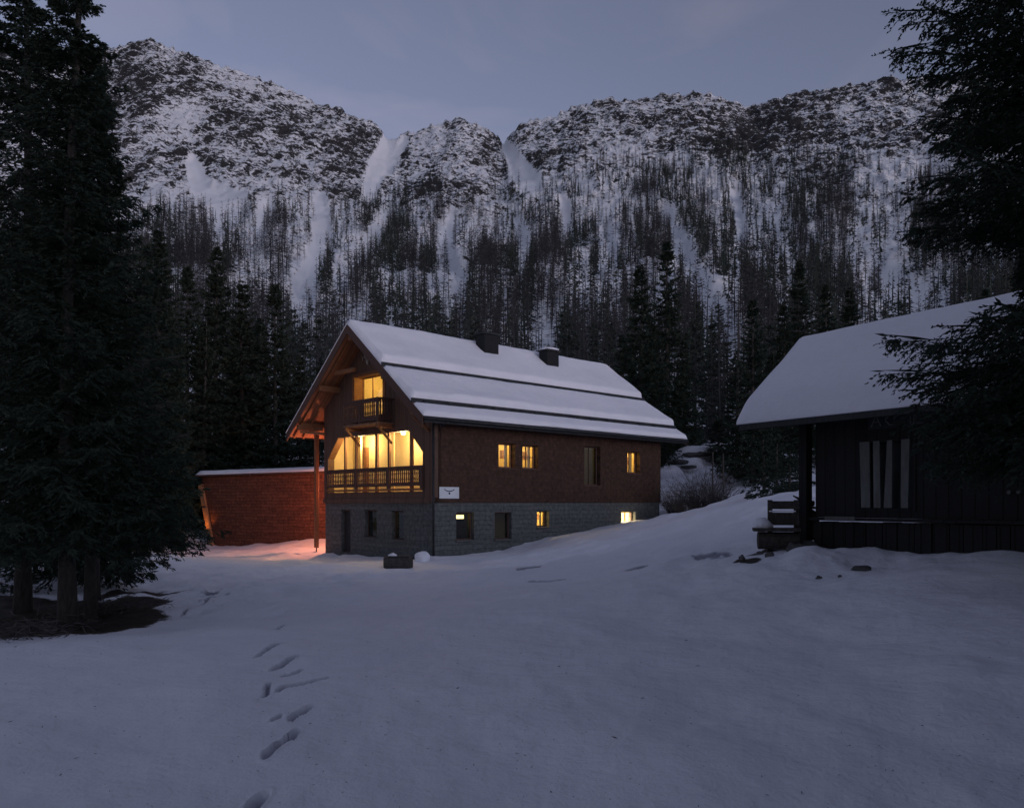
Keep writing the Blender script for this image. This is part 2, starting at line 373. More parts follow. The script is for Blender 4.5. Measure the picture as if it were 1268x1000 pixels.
# boot prints and drag marks pressed into the snow: photo points at heel and toe, half width in photo pixels, depth in metres
def on_ground(px, py):
    d = EYE * F / (py - YH)
    for _ in range(14): d = .4 * d + .6 * (EYE - Hs((px - CX) / F * d, d)) * F / (py - YH)
    return (px - CX) / F * d, d
PR = []
for (ax_, ay_, bx_, by_, hw, dep) in [(301, 997, 321, 973, 12, .16), (338, 927, 363, 907, 10, .15), (362, 885, 382, 875, 6.5, .12), (338, 889, 346, 886, 3.5, .07), (345, 857, 404, 843, 3.2, .09), (329, 862, 333, 852, 3.5, .07),
        (353, 838, 369, 831, 4, .09), (345, 825, 364, 817, 5.5, .12), (335, 804, 346, 798, 5, .11), (321, 812, 332, 806, 4.5, .10), (341, 784, 352, 778, 2, .05), (262, 740, 272, 729, 5, .13), (250, 746, 278, 741, 2.5, .08),
        (229, 760, 262, 744, 2, .08), (300, 735, 330, 731, 1.6, .05), (640, 712, 668, 706, 2, .06), (655, 722, 700, 716, 1.5, .05), (775, 704, 800, 700, 1.5, .05), (860, 690, 905, 684, 1.6, .07), (730, 690, 760, 683, 1.4, .05)]:
    p = on_ground(ax_, ay_); q = on_ground(bx_, by_); m_ = ((p[0] + q[0]) / 2, (p[1] + q[1]) / 2); pm = (ay_ + by_) / 2
    PR.append((p, q, m_, m_[1] / F, m_[1] / (pm - YH), hw * .72, dep * .6))
def prints(x, y):
    z = np.zeros(x.shape); k_ = np.zeros(x.shape)
    for (p, q, c, sx, sy, hw, dep) in PR:
        R_ = max(.8, abs(p[1] - q[1]) + 4 * hw * sy, abs(p[0] - q[0]) + 4 * hw * sx)
        m = (np.abs(x - c[0]) < R_) & (np.abs(y - c[1]) < R_)
        if not m.any(): continue
        X = (x[m] - c[0]) / sx; Yv = (y[m] - c[1]) / sy
        X = X + hw * .5 * (vnoise(x[m] * 13, y[m] * 9, 3) - .5) * 2; Yv = Yv + hw * .4 * (vnoise(x[m] * 11, y[m] * 8, 6) - .5) * 2
        ax_, ay_, bx_, by_ = (p[0] - c[0]) / sx, (p[1] - c[1]) / sy, (q[0] - c[0]) / sx, (q[1] - c[1]) / sy
        t = np.clip(((X - ax_) * (bx_ - ax_) + (Yv - ay_) * (by_ - ay_)) / ((bx_ - ax_) ** 2 + (by_ - ay_) ** 2), 0, 1)
        r = np.hypot(X - ax_ - t * (bx_ - ax_), Yv - ay_ - t * (by_ - ay_)) / hw
        ins = 1 - sstep(.7, 1.1, r); z[m] += -dep * ins * (.8 + .5 * vnoise(x[m] * 22, y[m] * 18, 2)) + dep * .10 * np.exp(-((r - 1.35) / .2) ** 2)
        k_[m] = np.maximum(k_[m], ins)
    return z, k_

# tree litter field: darker needle-strewn earth under the big spruces
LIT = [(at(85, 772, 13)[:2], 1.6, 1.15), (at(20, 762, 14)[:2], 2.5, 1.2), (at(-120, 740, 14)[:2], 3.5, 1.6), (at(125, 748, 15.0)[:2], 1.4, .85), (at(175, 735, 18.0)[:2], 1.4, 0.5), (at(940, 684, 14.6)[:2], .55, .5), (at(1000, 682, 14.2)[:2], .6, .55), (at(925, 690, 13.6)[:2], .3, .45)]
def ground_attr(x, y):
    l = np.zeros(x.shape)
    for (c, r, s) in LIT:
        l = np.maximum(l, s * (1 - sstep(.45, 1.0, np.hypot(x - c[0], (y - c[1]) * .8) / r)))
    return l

def near_detail(x, y):
    """drifts, pits and crust on the snow"""
    z = (fbm(x / 3.2, y / 4.0, 4, 21) - .5) * .46 + (fbm(x / .9, y / 1.1, 4, 33) - .5) * .13 + (vnoise(x / .22, y / .3, 41) - .5) * .012
    bank = np.exp(-(((x - 4.6) / 2.6) ** 2 + ((y - 13.0) / 1.6) ** 2))
    z = z + (fbm(x / .8, y / .7, 4, 55) - .5) * (.30 * sstep(.50, .66, fbm(x / 5, y / 6, 2, 77)) * sstep(10, 14, y) + .42 * bank)
    # wandering drift edges in the middle distance
    z = z + .16 * (1 - np.abs(2 * fbm(x / 7 + y / 19, y / 6, 3, 91) - 1)) ** 3 * sstep(12, 20, y)
    hump = np.exp(-(((x - 4.9) / .9) ** 2 + ((y - 13.2) / .35) ** 2)) * .12
    return z * .8 + hump
def grid_faces(nr, nc):
    i = np.arange(nr - 1)[:, None] * nc + np.arange(nc - 1)[None]
    return np.stack([i, i + 1, i + 1 + nc, i + nc], -1).reshape(-1, 4)

na, nr = 840, 760
A = np.linspace(-1.0, 1.0, na); Yr = np.exp(np.linspace(math.log(2.6), math.log(92), nr))
gx = A[None] * (Yr[:, None] + 1.2); gy = np.repeat(Yr[:, None], na, 1)
hz = H(gx, gy) + near_detail(gx, gy) * (1 - sstep(60, 90, gy))
pz, pk = prints(gx, gy)
gv = np.stack([gx, gy, hz + pz], -1).reshape(-1, 3)
gq = grid_faces(nr, na)
# coarse apron: sides and behind the camera, joined under the fine sheet
ax = np.linspace(-130, 130, 90); ay = np.linspace(-60, 95, 70)
bx, by = np.meshgrid(ax, ay); bz = H(bx, by) + near_detail(bx, by) * .6
ins = (by > 3.2) & (np.abs(bx) < .97 * (by + 1.2) - 3.0)
bz = np.where(ins, bz - 1.2, bz)
edge = (by > -1) & (by <= 3.2) & (np.abs(bx) < 4)
bz = np.where(edge, bz - .15, bz)
bv = np.stack([bx, by, bz - .06], -1).reshape(-1, 3)
bq = grid_faces(70, 90)
V = np.r_[gv, bv]; Q = np.r_[gq, bq + len(gv)]
me = np_mesh('snow_ground', V, Q, [M['ground']], True)
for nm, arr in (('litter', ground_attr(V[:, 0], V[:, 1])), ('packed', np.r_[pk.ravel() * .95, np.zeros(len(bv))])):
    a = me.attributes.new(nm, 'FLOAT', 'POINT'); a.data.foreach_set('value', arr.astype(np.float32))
tag(mesh_obj('snow_ground', me), kind='structure')
def G(x, y):
    """ground height with drifts"""
    X = np.array([float(x)]); Yv = np.array([float(y)])
    return float((H(X, Yv) + near_detail(X, Yv) * (1 - sstep(60, 90, Yv)))[0])

# ------------------------------------------------------------------ mountain
na, nr = 900, 520
A = np.linspace(-1.05, 1.05, na)
tt = np.linspace(0, 1, nr - 26)
Yr = np.r_[np.interp(tt, np.linspace(0, 1, 11), [84, 100, 130, 175, 240, 330, 450, 610, 830, 1060, 1300]), np.linspace(1306, 1700, 26)]
mx_ = A[None] * Yr[:, None]; my = np.repeat(Yr[:, None], na, 1)
mz = H(mx_, my, True) - .5
mpx = CX + F * mx_ / my; mpy = YH - (mz - EYE) / my * F
g = gully(mpx, YH - far_e(mpx, my))
V = np.stack([mx_, my, mz], -1).reshape(-1, 3)
# rock shows on steep facets, most of all above the trees and on the crags
tree_top = np.interp(mpx, [0, 240, 420, 520, 640, 760, 860, 950, 1060, 1268], [215, 232, 232, 245, 228, 190, 160, 165, 170, 190])
above = 1 - sstep(-10, 55, mpy - tree_top)
crag = np.zeros(mpx.shape)
for (cx, cy, rx, ry, s) in [(615, 325, 48, 30, .7), (720, 290, 40, 30, .6), (940, 165, 120, 50, .5), (1000, 215, 90, 40, .5), (810, 205, 60, 30, .3), (1020, 330, 70, 40, .25), (540, 235, 60, 22, .35), (430, 190, 45, 40, .2), (380, 160, 90, 40, .15), (1110, 340, 20, 12, .5), (700, 330, 90, 60, .2)]:
    crag = np.maximum(crag, s * (1 - sstep(.5, 1.1, np.hypot((mpx - cx) / rx, (mpy - cy) / ry))))
dzx = np.gradient(mz, axis=1) / np.gradient(mx_, axis=1); dzy = np.gradient(mz, axis=0) / np.gradient(my, axis=0)
slope = np.hypot(dzx, dzy)
loc = sstep(.75, 1.5, slope)
g = np.clip(g * (.4 + 1.2 * fbm(mpx / 7, mpy / 9, 3, 44)), 0, 1)
big = (fbm(mpx / 55 + 3, mpy / 30 + mpx / 90, 3, 12) - .5) + .8 * (ridged(mx_ / 62, my / 90, 4, 9) - .5)
rock = .25 * big * (.45 + .55 * above) + (.155 * above + .26 * crag + .14 * loc + .115) * (1 - .9 * g) - .22 * g
me = np_mesh('mountain', V, grid_faces(nr, na), None, True)
a = me.attributes.new('rockiness', 'FLOAT', 'POINT'); a.data.foreach_set('value', rock.ravel().astype(np.float32))
m, nt, b, _ = new_mat('snowy_rock_face')
at_ = nt.nodes.new('ShaderNodeAttribute'); at_.attribute_name = 'rockiness'
n1 = N(nt, 'TexNoise', Scale=1.0, Detail=9.0, Roughness=0.68, Distortion=0.6); nt.links.new(coords(nt, (.09, .06, .16)), n1.inputs['Vector'])
n2 = N(nt, 'TexNoise', Scale=1.0, Detail=6.0, Roughness=0.7); nt.links.new(coords(nt, (.30, .20, .52)), n2.inputs['Vector'])
s1 = N(nt, 'Math', operation='MULTIPLY_ADD'); nt.links.new(n1.outputs['Fac'], s1.inputs[0]); s1.inputs[1].default_value = 1.0; nt.links.new(at_.outputs['Fac'], s1.inputs[2])
s2 = N(nt, 'Math', operation='MULTIPLY_ADD'); nt.links.new(n2.outputs['Fac'], s2.inputs[0]); s2.inputs[1].default_value = 0.90; nt.links.new(s1.outputs[0], s2.inputs[2])
rm = ramp(nt, s2.outputs[0], [(0.0, (0, 0, 0)), (1.0, (1, 1, 1))])
mr = N(nt, 'MapRange'); nt.links.new(s2.outputs[0], mr.inputs['Value']); mr.inputs['From Min'].default_value = 1.245; mr.inputs['From Max'].default_value = 1.31
nt.nodes.remove(rm)
rc = ramp(nt, n2.outputs['Fac'], [(0.35, (0.015, 0.015, 0.017)), (0.7, (0.07, 0.068, 0.068))])
mx = N(nt, 'Mix', data_type='RGBA'); nt.links.new(mr.outputs[0], mx.inputs['Factor']); mx.inputs['A'].default_value = (0.86, 0.88, 0.93, 1)
nt.links.new(rc.outputs[0], mx.inputs['B']); nt.links.new(mx.outputs['Result'], b.inputs['Base Color'])
b.inputs['Roughness'].default_value = .9; b.inputs['Specular IOR Level'].default_value = .1
bump(nt, b, n2.outputs['Fac'], .8, 2.0)
me.materials.append(m)
tag(mesh_obj('mountain', me), kind='structure')

# ------------------------------------------------------------------ foliage pieces
def unit(v): return v / (np.linalg.norm(v, axis=-1, keepdims=True) + 1e-9)
def kites(p, q, w, r, nrm=None):
    """slender leaf-shaped faces from p to q"""
    d = q - p; n = unit(r.normal(size=p.shape)) if nrm is None else nrm
    s = unit(np.cross(d, n)) * (np.asarray(w).reshape(-1, 1) if np.ndim(w) else w) * .5
    mpt = p + d * .45
    v = np.stack([p, mpt + s, q, mpt - s], 1).reshape(-1, 3)
    return v
def kite_faces(nv): return np.arange(nv).reshape(-1, 4)
def rotz(v, a):
    c, s = np.cos(a), np.sin(a)
    return np.stack([v[..., 0] * c - v[..., 1] * s, v[..., 0] * s + v[..., 1] * c, v[..., 2]], -1)

def spruce_crown(h, r, base, nbr, ntw, nsub, seed, w=.03, sub=.14, power=.8, irregular=.25, droop=1.0, shape=None):
    R = np.random.default_rng(seed)
    u = np.sort(R.random(nbr)) ** 1.15
    z0 = base + (h * .985 - base) * u
    az = np.arange(nbr) * 2.39996 + R.normal(0, .35, nbr)
    L = r * ((1 - u) ** power) * (1 + irregular * R.normal(size=nbr)).clip(.35, 1.5) + .03 * r + .05
    if shape is not None: L = L * shape(z0, az)
    t = u
    dirh = np.stack([np.cos(az), np.sin(az), np.zeros(nbr)], -1)
    def pos(i, s):
        zz = z0[i] + L[i] * droop * ((.55 * t[i] - .42) * s + (.22) * s ** 3)
        return dirh[i] * (L[i] * s)[:, None] + np.stack([np.zeros_like(s), np.zeros_like(s), zz], -1)
    out = []
    I = np.arange(nbr)
    for a_, b_ in ((0, .35), (.35, .7), (.7, 1.0)):
        p = pos(I, np.full(nbr, a_)); q = pos(I, np.full(nbr, b_))
        out.append(kites(p, q, .02 + .012 * L, R, np.tile([0, 0, 1.], (nbr, 1)))); out.append(kites(p, q + .001, .03, R))
    # twigs
    k = ntw
    i = np.repeat(I, k); s = (R.random(len(i)) ** .75) * .95 + .05
    side = np.where(R.random(len(i)) < .5, 1, -1)
    P = pos(i, s); ang = side * (R.uniform(.55, 1.15, len(i)))
    d = rotz(dirh[i], ang); d[:, 2] += R.uniform(-.75, .1, len(i)) * (1.1 - .6 * t[i])
    d = unit(d)
    l = (.08 * r + .38 * L[i] * (1 - s) * R.uniform(.4, 1.15, len(i)) + .07).clip(.05, .9 * r)
    Qp = P + d * l[:, None]; Qp[:, 2] -= .15 * l
    l = l * (1 - .72 * t[i]) if nsub < 10 else l * (1 - .5 * t[i])
    Qp = P + d * l[:, None]; Qp[:, 2] -= .15 * l
    out.append(kites(P, Qp, w * (1.3 if nsub < 7 else .55), R))
    # tip sprays
    tip = pos(I, np.full(nbr, .96)); tq = pos(I, np.full(nbr, 1.0)) + dirh * (sub * .9) + R.normal(0, .02, (nbr, 3))
    out.append(kites(tip, tq, w * 1.6, R))
    if nsub:
        j = np.repeat(np.arange(len(P)), nsub); ss = R.random(len(j)) * .95 + .08
        p = P[j] + (Qp[j] - P[j]) * ss[:, None]
        dd = rotz(d[j], np.where(R.random(len(j)) < .5, 1, -1) * R.uniform(.3, .95, len(j)))
        dd[:, 2] += R.uniform(-.6, .25, len(j)); dd = unit(dd)
        q = p + dd * (sub * R.uniform(.6, 1.3, len(j)) * (1.15 - .5 * ss) * (1 - .45 * t[i][j]))[:, None]
        out.append(kites(p, q, w * R.uniform(.8, 1.3, len(j)), R))
    v = np.concatenate(out)
    return v
def trunk_arr(h, r0, seed, n=8, seg=10, lean=0.02, r1=.02):
    R = np.random.default_rng(seed); mb = MB()
    pts = []; rad = []
    for i in range(seg + 1):
        t = i / seg
        pts.append((lean * h * t * t + .01 * h * math.sin(3 * t + seed) * t, .006 * h * math.sin(4 * t + 2 * seed) * t, h * t - .4 * (i == 0)))
        rad.append(r0 * (1 - t) ** .9 + r1 * t + (r0 * .35 if i == 0 else 0))
    mb.tube(pts, rad, n); return mb
def larch_twigs(h, r, base, nbr, ntw, seed, w=.02, curve=.25):
    R = np.random.default_rng(seed)
    u = np.sort(R.random(nbr)); z0 = base + (h * .98 - base) * u
    az = R.random(nbr) * 2 * PI; L = r * ((1 - u) ** .7 * .9 + .12) * R.uniform(.45, 1.1, nbr)
    dh = np.stack([np.cos(az), np.sin(az), np.zeros(nbr)], -1); I = np.arange(nbr)
    def pos(i, s):
        zz = z0[i] + L[i] * (-.25 * s * (1 - u[i] * 1.6) + curve * s * s)
        return dh[i] * (L[i] * s)[:, None] + np.stack([0 * s, 0 * s, zz], -1)
    out = []
    for a_, b_ in ((0, .4), (.4, .75), (.75, 1.0)):
        out.append(kites(pos(I, np.full(nbr, a_)), pos(I, np.full(nbr, b_)), w * 1.4, R))
    i = np.repeat(I, ntw); s = R.random(len(i)) * .9 + .1; P = pos(i, s)
    d = rotz(dh[i], R.uniform(-1.2, 1.2, len(i))); d[:, 2] += R.uniform(-.9, .5, len(i)); d = unit(d)
    l = L[i] * .28 * R.uniform(.3, 1.1, len(i)) * (1.2 - s) + .08
    out.append(kites(P, P + d * l[:, None], w, R))
    return np.concatenate(out)

def proto_tree(name, kind, h, r, base, seed, **kw):
    """mesh data of a trunk and a crown"""
    mb = trunk_arr(h, kw.pop('tr', h * .013 + .03), seed, kw.pop('tn', 6), kw.pop('ts', 6), kw.pop('lean', .01))
    mt = bpy.data.meshes.new('trunk'); mt.from_pydata(mb.v, [], mb.f); mt.materials.append(M['bark'] if kw.get('near') else M['ftwig'])
    mt.polygons.foreach_set('use_smooth', [True] * len(mt.polygons)); near = kw.pop('near', False)
    if kind == 'spruce':
        v = spruce_crown(h, r, base, seed=seed, **kw); mc = M['needle'] if near else M['fneedle']
    else:
        v = larch_twigs(h, r, base, seed=seed, **kw); mc = M['twig'] if near else M['ftwig']
    mcr = np_mesh('crown', v, kite_faces(len(v)), [mc])
    return mt, mcr, h
def plant(name, proto, x, y, z=None, hscale=1.0, rz=0.0, label=None, cat='tree', group=None, wscale=None):
    mt, mc, h = proto
    r = empty(name, (x, y, (G(x, y) if z is None else z) - .05), rz)
    ws = wscale if wscale else hscale
    r.scale = (ws, ws, hscale)
    mesh_obj('trunk', mt, r); mesh_obj('crown', mc, r)
    tag(r, label, cat, group); return r

# ---- the close trees
def solo(name, kind, px, d, h, r, base, seed, label, group=None, rz=0, **kw):
    x = (px - CX) / F * d
    return plant(name, proto_tree(name, kind, h, r, base, seed, near=True, **kw), x, d, rz=rz, label=label, group=group)
solo('spruce_tree', 'spruce', 84, 13.0, 11.6, 1.62, 1.65, 11, 'tallest dark spruce with a thick trunk at the left edge of the clearing', nbr=460, ntw=26, nsub=12, w=.022, sub=.11, tr=.135, tn=12, ts=12, irregular=.3, power=.95)
solo('spruce_tree', 'spruce', 112, 13.7, 9.6, 1.35, 1.9, 12, 'slimmer spruce trunk standing right beside the thick trunk at left', nbr=320, ntw=24, nsub=11, w=.024, sub=.115, tr=.095, tn=10, ts=10, power=1.0)
solo('spruce_tree', 'spruce', 28, 14.6, 12.5, 1.7, 1.6, 13, 'dark spruce behind the thick-trunked spruce at the left border', nbr=340, ntw=24, nsub=11, w=.025, sub=.12, tr=.13, tn=10, ts=10, power=.9)
solo('spruce_tree', 'spruce', 112, 19.5, 9.6, 1.35, .7, 14, 'dense shorter spruce between the big left spruce and the snowy yard', nbr=320, ntw=24, nsub=9, w=.032, sub=.14, tr=.10, tn=8)
solo('spruce_tree', 'spruce', 197, 36.0, 14.6, 1.5, 1.0, 15, 'pointed spruce to the left of the red shed, ahead of the dark tree row', nbr=380, ntw=22, nsub=5, w=.055, sub=.26, tr=.2, tn=8)
solo('spruce_tree', 'spruce', 62, 22.0, 10.5, 2.1, .7, 16, 'low branched spruce filling the gap behind the left trunks', nbr=280, ntw=22, nsub=5, w=.04, sub=.2, tr=.12, tn=8)
def overhang(z, a):
    """uneven sides of the old spruce: a bare stretch above the low boughs"""
    left = np.cos(a) < .2
    k = np.interp(z, [0, 2.2, 2.85, 3.2, 3.36, 4.3, 4.45, 4.8, 4.95, 5.85, 6.05, 6.4, 6.55, 6.95, 7.1, 9], [.75, .78, .86, 1.04, .28, .26, .95, 1.1, .84, .84, 1.15, 1.05, 1.1, 1.12, .94, .94])
    return np.where(left, k, 1.0)
solo('spruce_tree', 'spruce', 1338, 9.2, 14.5, 1.85, 1.7, 17, 'large dark spruce overhanging the hut at the right edge', nbr=1150, ntw=38, nsub=12, w=.021, sub=.072, tr=.24, tn=12, ts=12, irregular=.13, power=.42, droop=.8, shape=overhang)
solo('bare_larch', 'larch', 116, 17.5, 11.9, 2.1, 3.2, 18, 'leafless larch with fine twigs rising behind the left spruces', nbr=240, ntw=22, w=.016, tr=.12, tn=8, ts=10)
solo('bare_larch', 'larch', 912, 59, 13.5, 3.6, 3.0, 19, 'leafless larch with long drooping boughs between chalet and hut', nbr=60, ntw=16, w=.03, curve=-.15, tr=.16, tn=8)

# ---- dark spruces standing in rows behind the buildings
PS = [proto_tree('p', 'spruce', 16, 2.6, .8, 40 + i, nbr=260, ntw=18, nsub=5, w=.075, sub=.36, near=True, irregular=.3, power=.9) for i in range(4)]
rows = [(232, 330, 62, 'L'), (268, 303, 64, 'L'), (300, 345, 63, 'L'), (322, 395, 66, 'L'), (341, 352, 62, 'L'), (180, 300, 55, 'L'), (140, 330, 48, 'L'), (252, 400, 61, 'L'), (208, 380, 56, 'L'), (372, 440, 64, 'L'), (290, 430, 70, 'L'), (395, 455, 70, 'L'), (100, 350, 60, 'L'),
        (40, 360, 60, 'L'), (352, 455, 66, 'L'), (792, 328, 66, 'R'), (826, 298, 72, 'R'), (808, 400, 69, 'R'), (847, 420, 74, 'R'), (770, 415, 76, 'R'), (932, 372, 56, 'R'), (912, 440, 60, 'R'), (955, 440, 58, 'R'), (990, 322, 84, 'R'), (1022, 352, 80, 'R'), (1052, 356, 86, 'R'),
        (970, 375, 70, 'R'), (1000, 440, 60, 'R'), (1035, 450, 56, 'R'), (1080, 400, 70, 'R'), (1120, 420, 60, 'R'), (1165, 380, 62, 'R'), (1220, 360, 60, 'R'), (890, 520, 66, 'R'), (860, 530, 78, 'R')]
for i, (px, ty, d, sd) in enumerate(rows):
    x = (px - CX) / F * d; gz = G(x, d); top = EYE + (YH - ty) / F * d; hs = (top - gz + .3) / 16
    plant('spruce_tree', PS[i % 4], x, d, hscale=hs, wscale=max(.6, min(1.1, hs * (1.0 if d < 70 else .95))), rz=i * 1.7,
          label='dark spruce in the dense row behind the red shed' if sd == 'L' else 'dark spruce in the dense stand behind the chalet and the hut',
          group='dark spruces behind the red shed' if sd == 'L' else 'dark spruces between chalet and hut')
for i, (x, y, hs_) in enumerate([(-19, -7, .8), (-12.5, -9, .74), (4.2, -7, .72), (8.2, -4.5, .8), (12, -8, .85), (11.5, 0, .74), (17, -6, .85), (6.6, 2.0, .82), (8.0, 5.6, .8), (4.4, -1.2, .85)]):  # unseen spruces added around the viewpoint to shade foreground snow and near trees
    plant('spruce_tree', PS[i % 4], x, y, hscale=hs_, rz=i * 1.1, label='unseen spruce added around the viewpoint to shade the clearing', group='unseen spruces added for foreground shade')
# snowy saplings by the hut
PY = [proto_tree('p', 'spruce', 2.6, .9, .1, 60 + i, nbr=70, ntw=14, nsub=5, w=.035, sub=.14, near=True) for i in range(2)]
for i, (px, d, s, lb) in enumerate([(962, 31, .85, 'low young spruce to the left of the bench, under the tall dark tree'), (978, 29.5, .7, 'small young spruce just above the bench back'), (992, 33, .8, 'young spruce at the corner post of the hut'), (946, 36, 1.1, 'taller young spruce at the foot of the dark stand')]):
    x = (px - CX) / F * d; plant('spruce_sapling', PY[i % 2], x, d, hscale=s, rz=i, label=lb, group='young spruces beside the hut')

# ---- trees on the mountainside
def tree_density(px, py):
    top = np.interp(px, [0, 240, 420, 520, 640, 700, 760, 860, 950, 1060, 1100, 1268], [235, 262, 238, 242, 236, 222, 195, 168, 170, 180, 195, 200])
    d = sstep(-12, 26, py - top)
    strip = fbm(px / 26, py / 120, 3, 61); cl = fbm(px / 55, py / 45, 3, 65)
    d = d * (.22 + .78 * sstep(.42, .58, .6 * strip + .4 * cl))
    return d * (1 - gully(px, py)) 
R = np.random.default_rng(99)
cand = 110000
aa = R.uniform(-.80, .80, cand); yy = np.sqrt(R.uniform(78 ** 2, 1120 ** 2, cand))
cpx = CX + F * aa; cpy = YH - far_e(cpx, yy)
dens = tree_density(cpx, cpy) * (1.0 - .0 * yy)
keep = R.random(cand) < dens * np.interp(yy, [80, 250, 600, 1100], [.50, .38, .31, .30])
aa, yy, cpx, cpy = aa[keep], yy[keep], cpx[keep], cpy[keep]
xx = aa * yy; zz = H(xx, yy, False)
sprucy = fbm(cpx / 40 + 7, cpy / 60, 3, 70) + .10 * sstep(780, 900, cpx) + .06 * sstep(420, 500, cpy)
issp = R.random(len(xx)) < sstep(.44, .60, sprucy) * .75
hh = R.uniform(.55, 1.15, len(xx)) * np.where(issp, 21, 25) * (1 - .22 * sstep(700, 1120, yy)) * np.interp(yy, [80, 160, 300], [.62, .8, 1.0])
order = np.argsort(-(hh / yy))
lar = [i for i in order if not issp[i]]; spr = [i for i in order if issp[i]]
PL = [proto_tree('p', 'larch', 20, 2.4, 4.5, 80 + i, nbr=90, ntw=7, w=.085, tn=5, ts=3, tr=.2) for i in range(5)]
PF = [proto_tree('p', 'spruce', 20, 2.6, 1.5, 90 + i, nbr=90, ntw=9, nsub=1, w=.28, sub=.8, tn=5, ts=3) for i in range(3)]
for k, i in enumerate(lar[:290]):
    plant('bare_larch', PL[k % 5], xx[i], yy[i], zz[i] - .6, hscale=hh[i] / 20, wscale=hh[i] / 20 * .95, rz=float(R.uniform(0, 6)),
          label='leafless larch among the many on the snowy lower mountainside', group='bare larches on the mountainside')
for k, i in enumerate(spr[:120]):
    plant('mountain_spruce', PF[k % 3], xx[i], yy[i], zz[i] - .6, hscale=hh[i] / 20, wscale=hh[i] / 20, rz=float(R.uniform(0, 6)),
          label='dark spruce scattered among the larches on the mountainside', group='spruces on the mountainside')
def far_larch(seed, n=72):
    R = np.random.default_rng(seed); v = []
    p = np.zeros((1, 3)); q = np.array([[0, 0, 1.]])
    v.append(kites(p, q, .016, R, np.array([[1., 0, 0]]))); v.append(kites(p, q, .016, R, np.array([[0, 1., 0]])))
    z = R.uniform(.16, .98, n) ** .9; az = R.random(n) * 6.283; L = .15 * (1.04 - z) * R.uniform(.5, 1.3, n) + .02
    P = np.stack([0 * z, 0 * z, z], -1); D = np.stack([np.cos(az) * L, np.sin(az) * L, R.uniform(-.03, .03, n)], -1)
    v.append(kites(P, P + D, .0115, R))
    return np.concatenate(v)
def far_spruce(seed, n=46):
    R = np.random.default_rng(seed); v = []
    z = R.uniform(.06, .98, n); az = R.random(n) * 6.283; L = .13 * (1.02 - z) * R.uniform(.6, 1.3, n) + .015
    P = np.stack([0 * z, 0 * z, z], -1); D = np.stack([np.cos(az) * L, np.sin(az) * L, -.35 * L], -1)
    v.append(kites(P, P + D, .045 * (1.2 - z), R)); v.append(kites(np.zeros((1, 3)), np.array([[0, 0, 1.]]), .03, R, np.array([[0, 1., 0]])))
    return np.concatenate(v)
def stuff_forest(name, label, idx, protos, mat, cat):
    out = []
    idx = np.array(idx); pid = R.integers(0, len(protos), len(idx))
    for k, pv in enumerate(protos):
        ii = idx[pid == k]; a = R.random(len(ii)) * 6.283
        w = hh[ii] * R.uniform(.8, 1.25, len(ii))
        X = pv[None, :, 0] * np.cos(a)[:, None] - pv[None, :, 1] * np.sin(a)[:, None]
        Y_ = pv[None, :, 0] * np.sin(a)[:, None] + pv[None, :, 1] * np.cos(a)[:, None]
        lx = R.normal(0, .02, len(ii))
        out.append(np.stack([X * w[:, None] + xx[ii][:, None] + pv[None, :, 2] * (hh[ii] * lx)[:, None], Y_ * w[:, None] + yy[ii][:, None], pv[None, :, 2] * hh[ii][:, None] + zz[ii][:, None] - .5], -1).reshape(-1, 3))
    v = np.concatenate(out)
    tag(mesh_obj(name, np_mesh(name, v, kite_faces(len(v)), [mat])), label, cat, kind='stuff')
stuff_forest('larch_forest', 'mass of leafless larches covering the snowy mountain slope', lar[290:], [far_larch(200 + i) for i in range(6)], M['ftwig'], 'forest')
stuff_forest('spruce_forest', 'dark spruces mixed into the forest high on the slope', spr[120:], [far_spruce(300 + i) for i in range(4)], M['fneedle'], 'forest')
print('trees', len(lar), len(spr))

# ------------------------------------------------------------------ the chalet
TH = 0.82
D1 = np.array([math.sin(TH), math.cos(TH)]); D2 = np.array([-math.cos(TH), math.sin(TH)])
C0 = np.array([(538 - CX) / F * 38, 38.0])
Z0 = -1.0                                           # world height of the chalet's foot
def gab(px, py, u=0.0):                             # photo point on the plane u = const -> (v, z)
    r = (px - CX) / F; b = C0 + u * D1
    v = (r * b[1] - b[0]) / (D2[0] - r * D2[1]); d = b[1] + v * D2[1]
    return v, EYE - Z0 + (YH - py) / F * d
def lon(px, py, v=0.0):
    r = (px - CX) / F; b = C0 + v * D2
    u = (r * b[1] - b[0]) / (D1[0] - r * D1[1]); d = b[1] + u * D1[1]
    return u, EYE - Z0 + (YH - py) / F * d
chalet = empty('chalet', (C0[0], C0[1], Z0), PI / 2 - TH)
tag(chalet, 'timber chalet on a stone ground floor, snowy roof, lit yellow balcony room', 'house')
VC, WL, LW = 5.35, 9.77, 17.1
SL = .802
RZ = 9.17 + 2.6 - .26                               # top of the boarding at the ridge (local z)
EYF = RZ                                            # (snow lies on it)
def roof(v): return RZ - SL * abs(v - VC)
UND = .24                                           # roof thickness measured upright
U0, U1 = -1.32, 18.6
VR, VL = -.9, 11.6

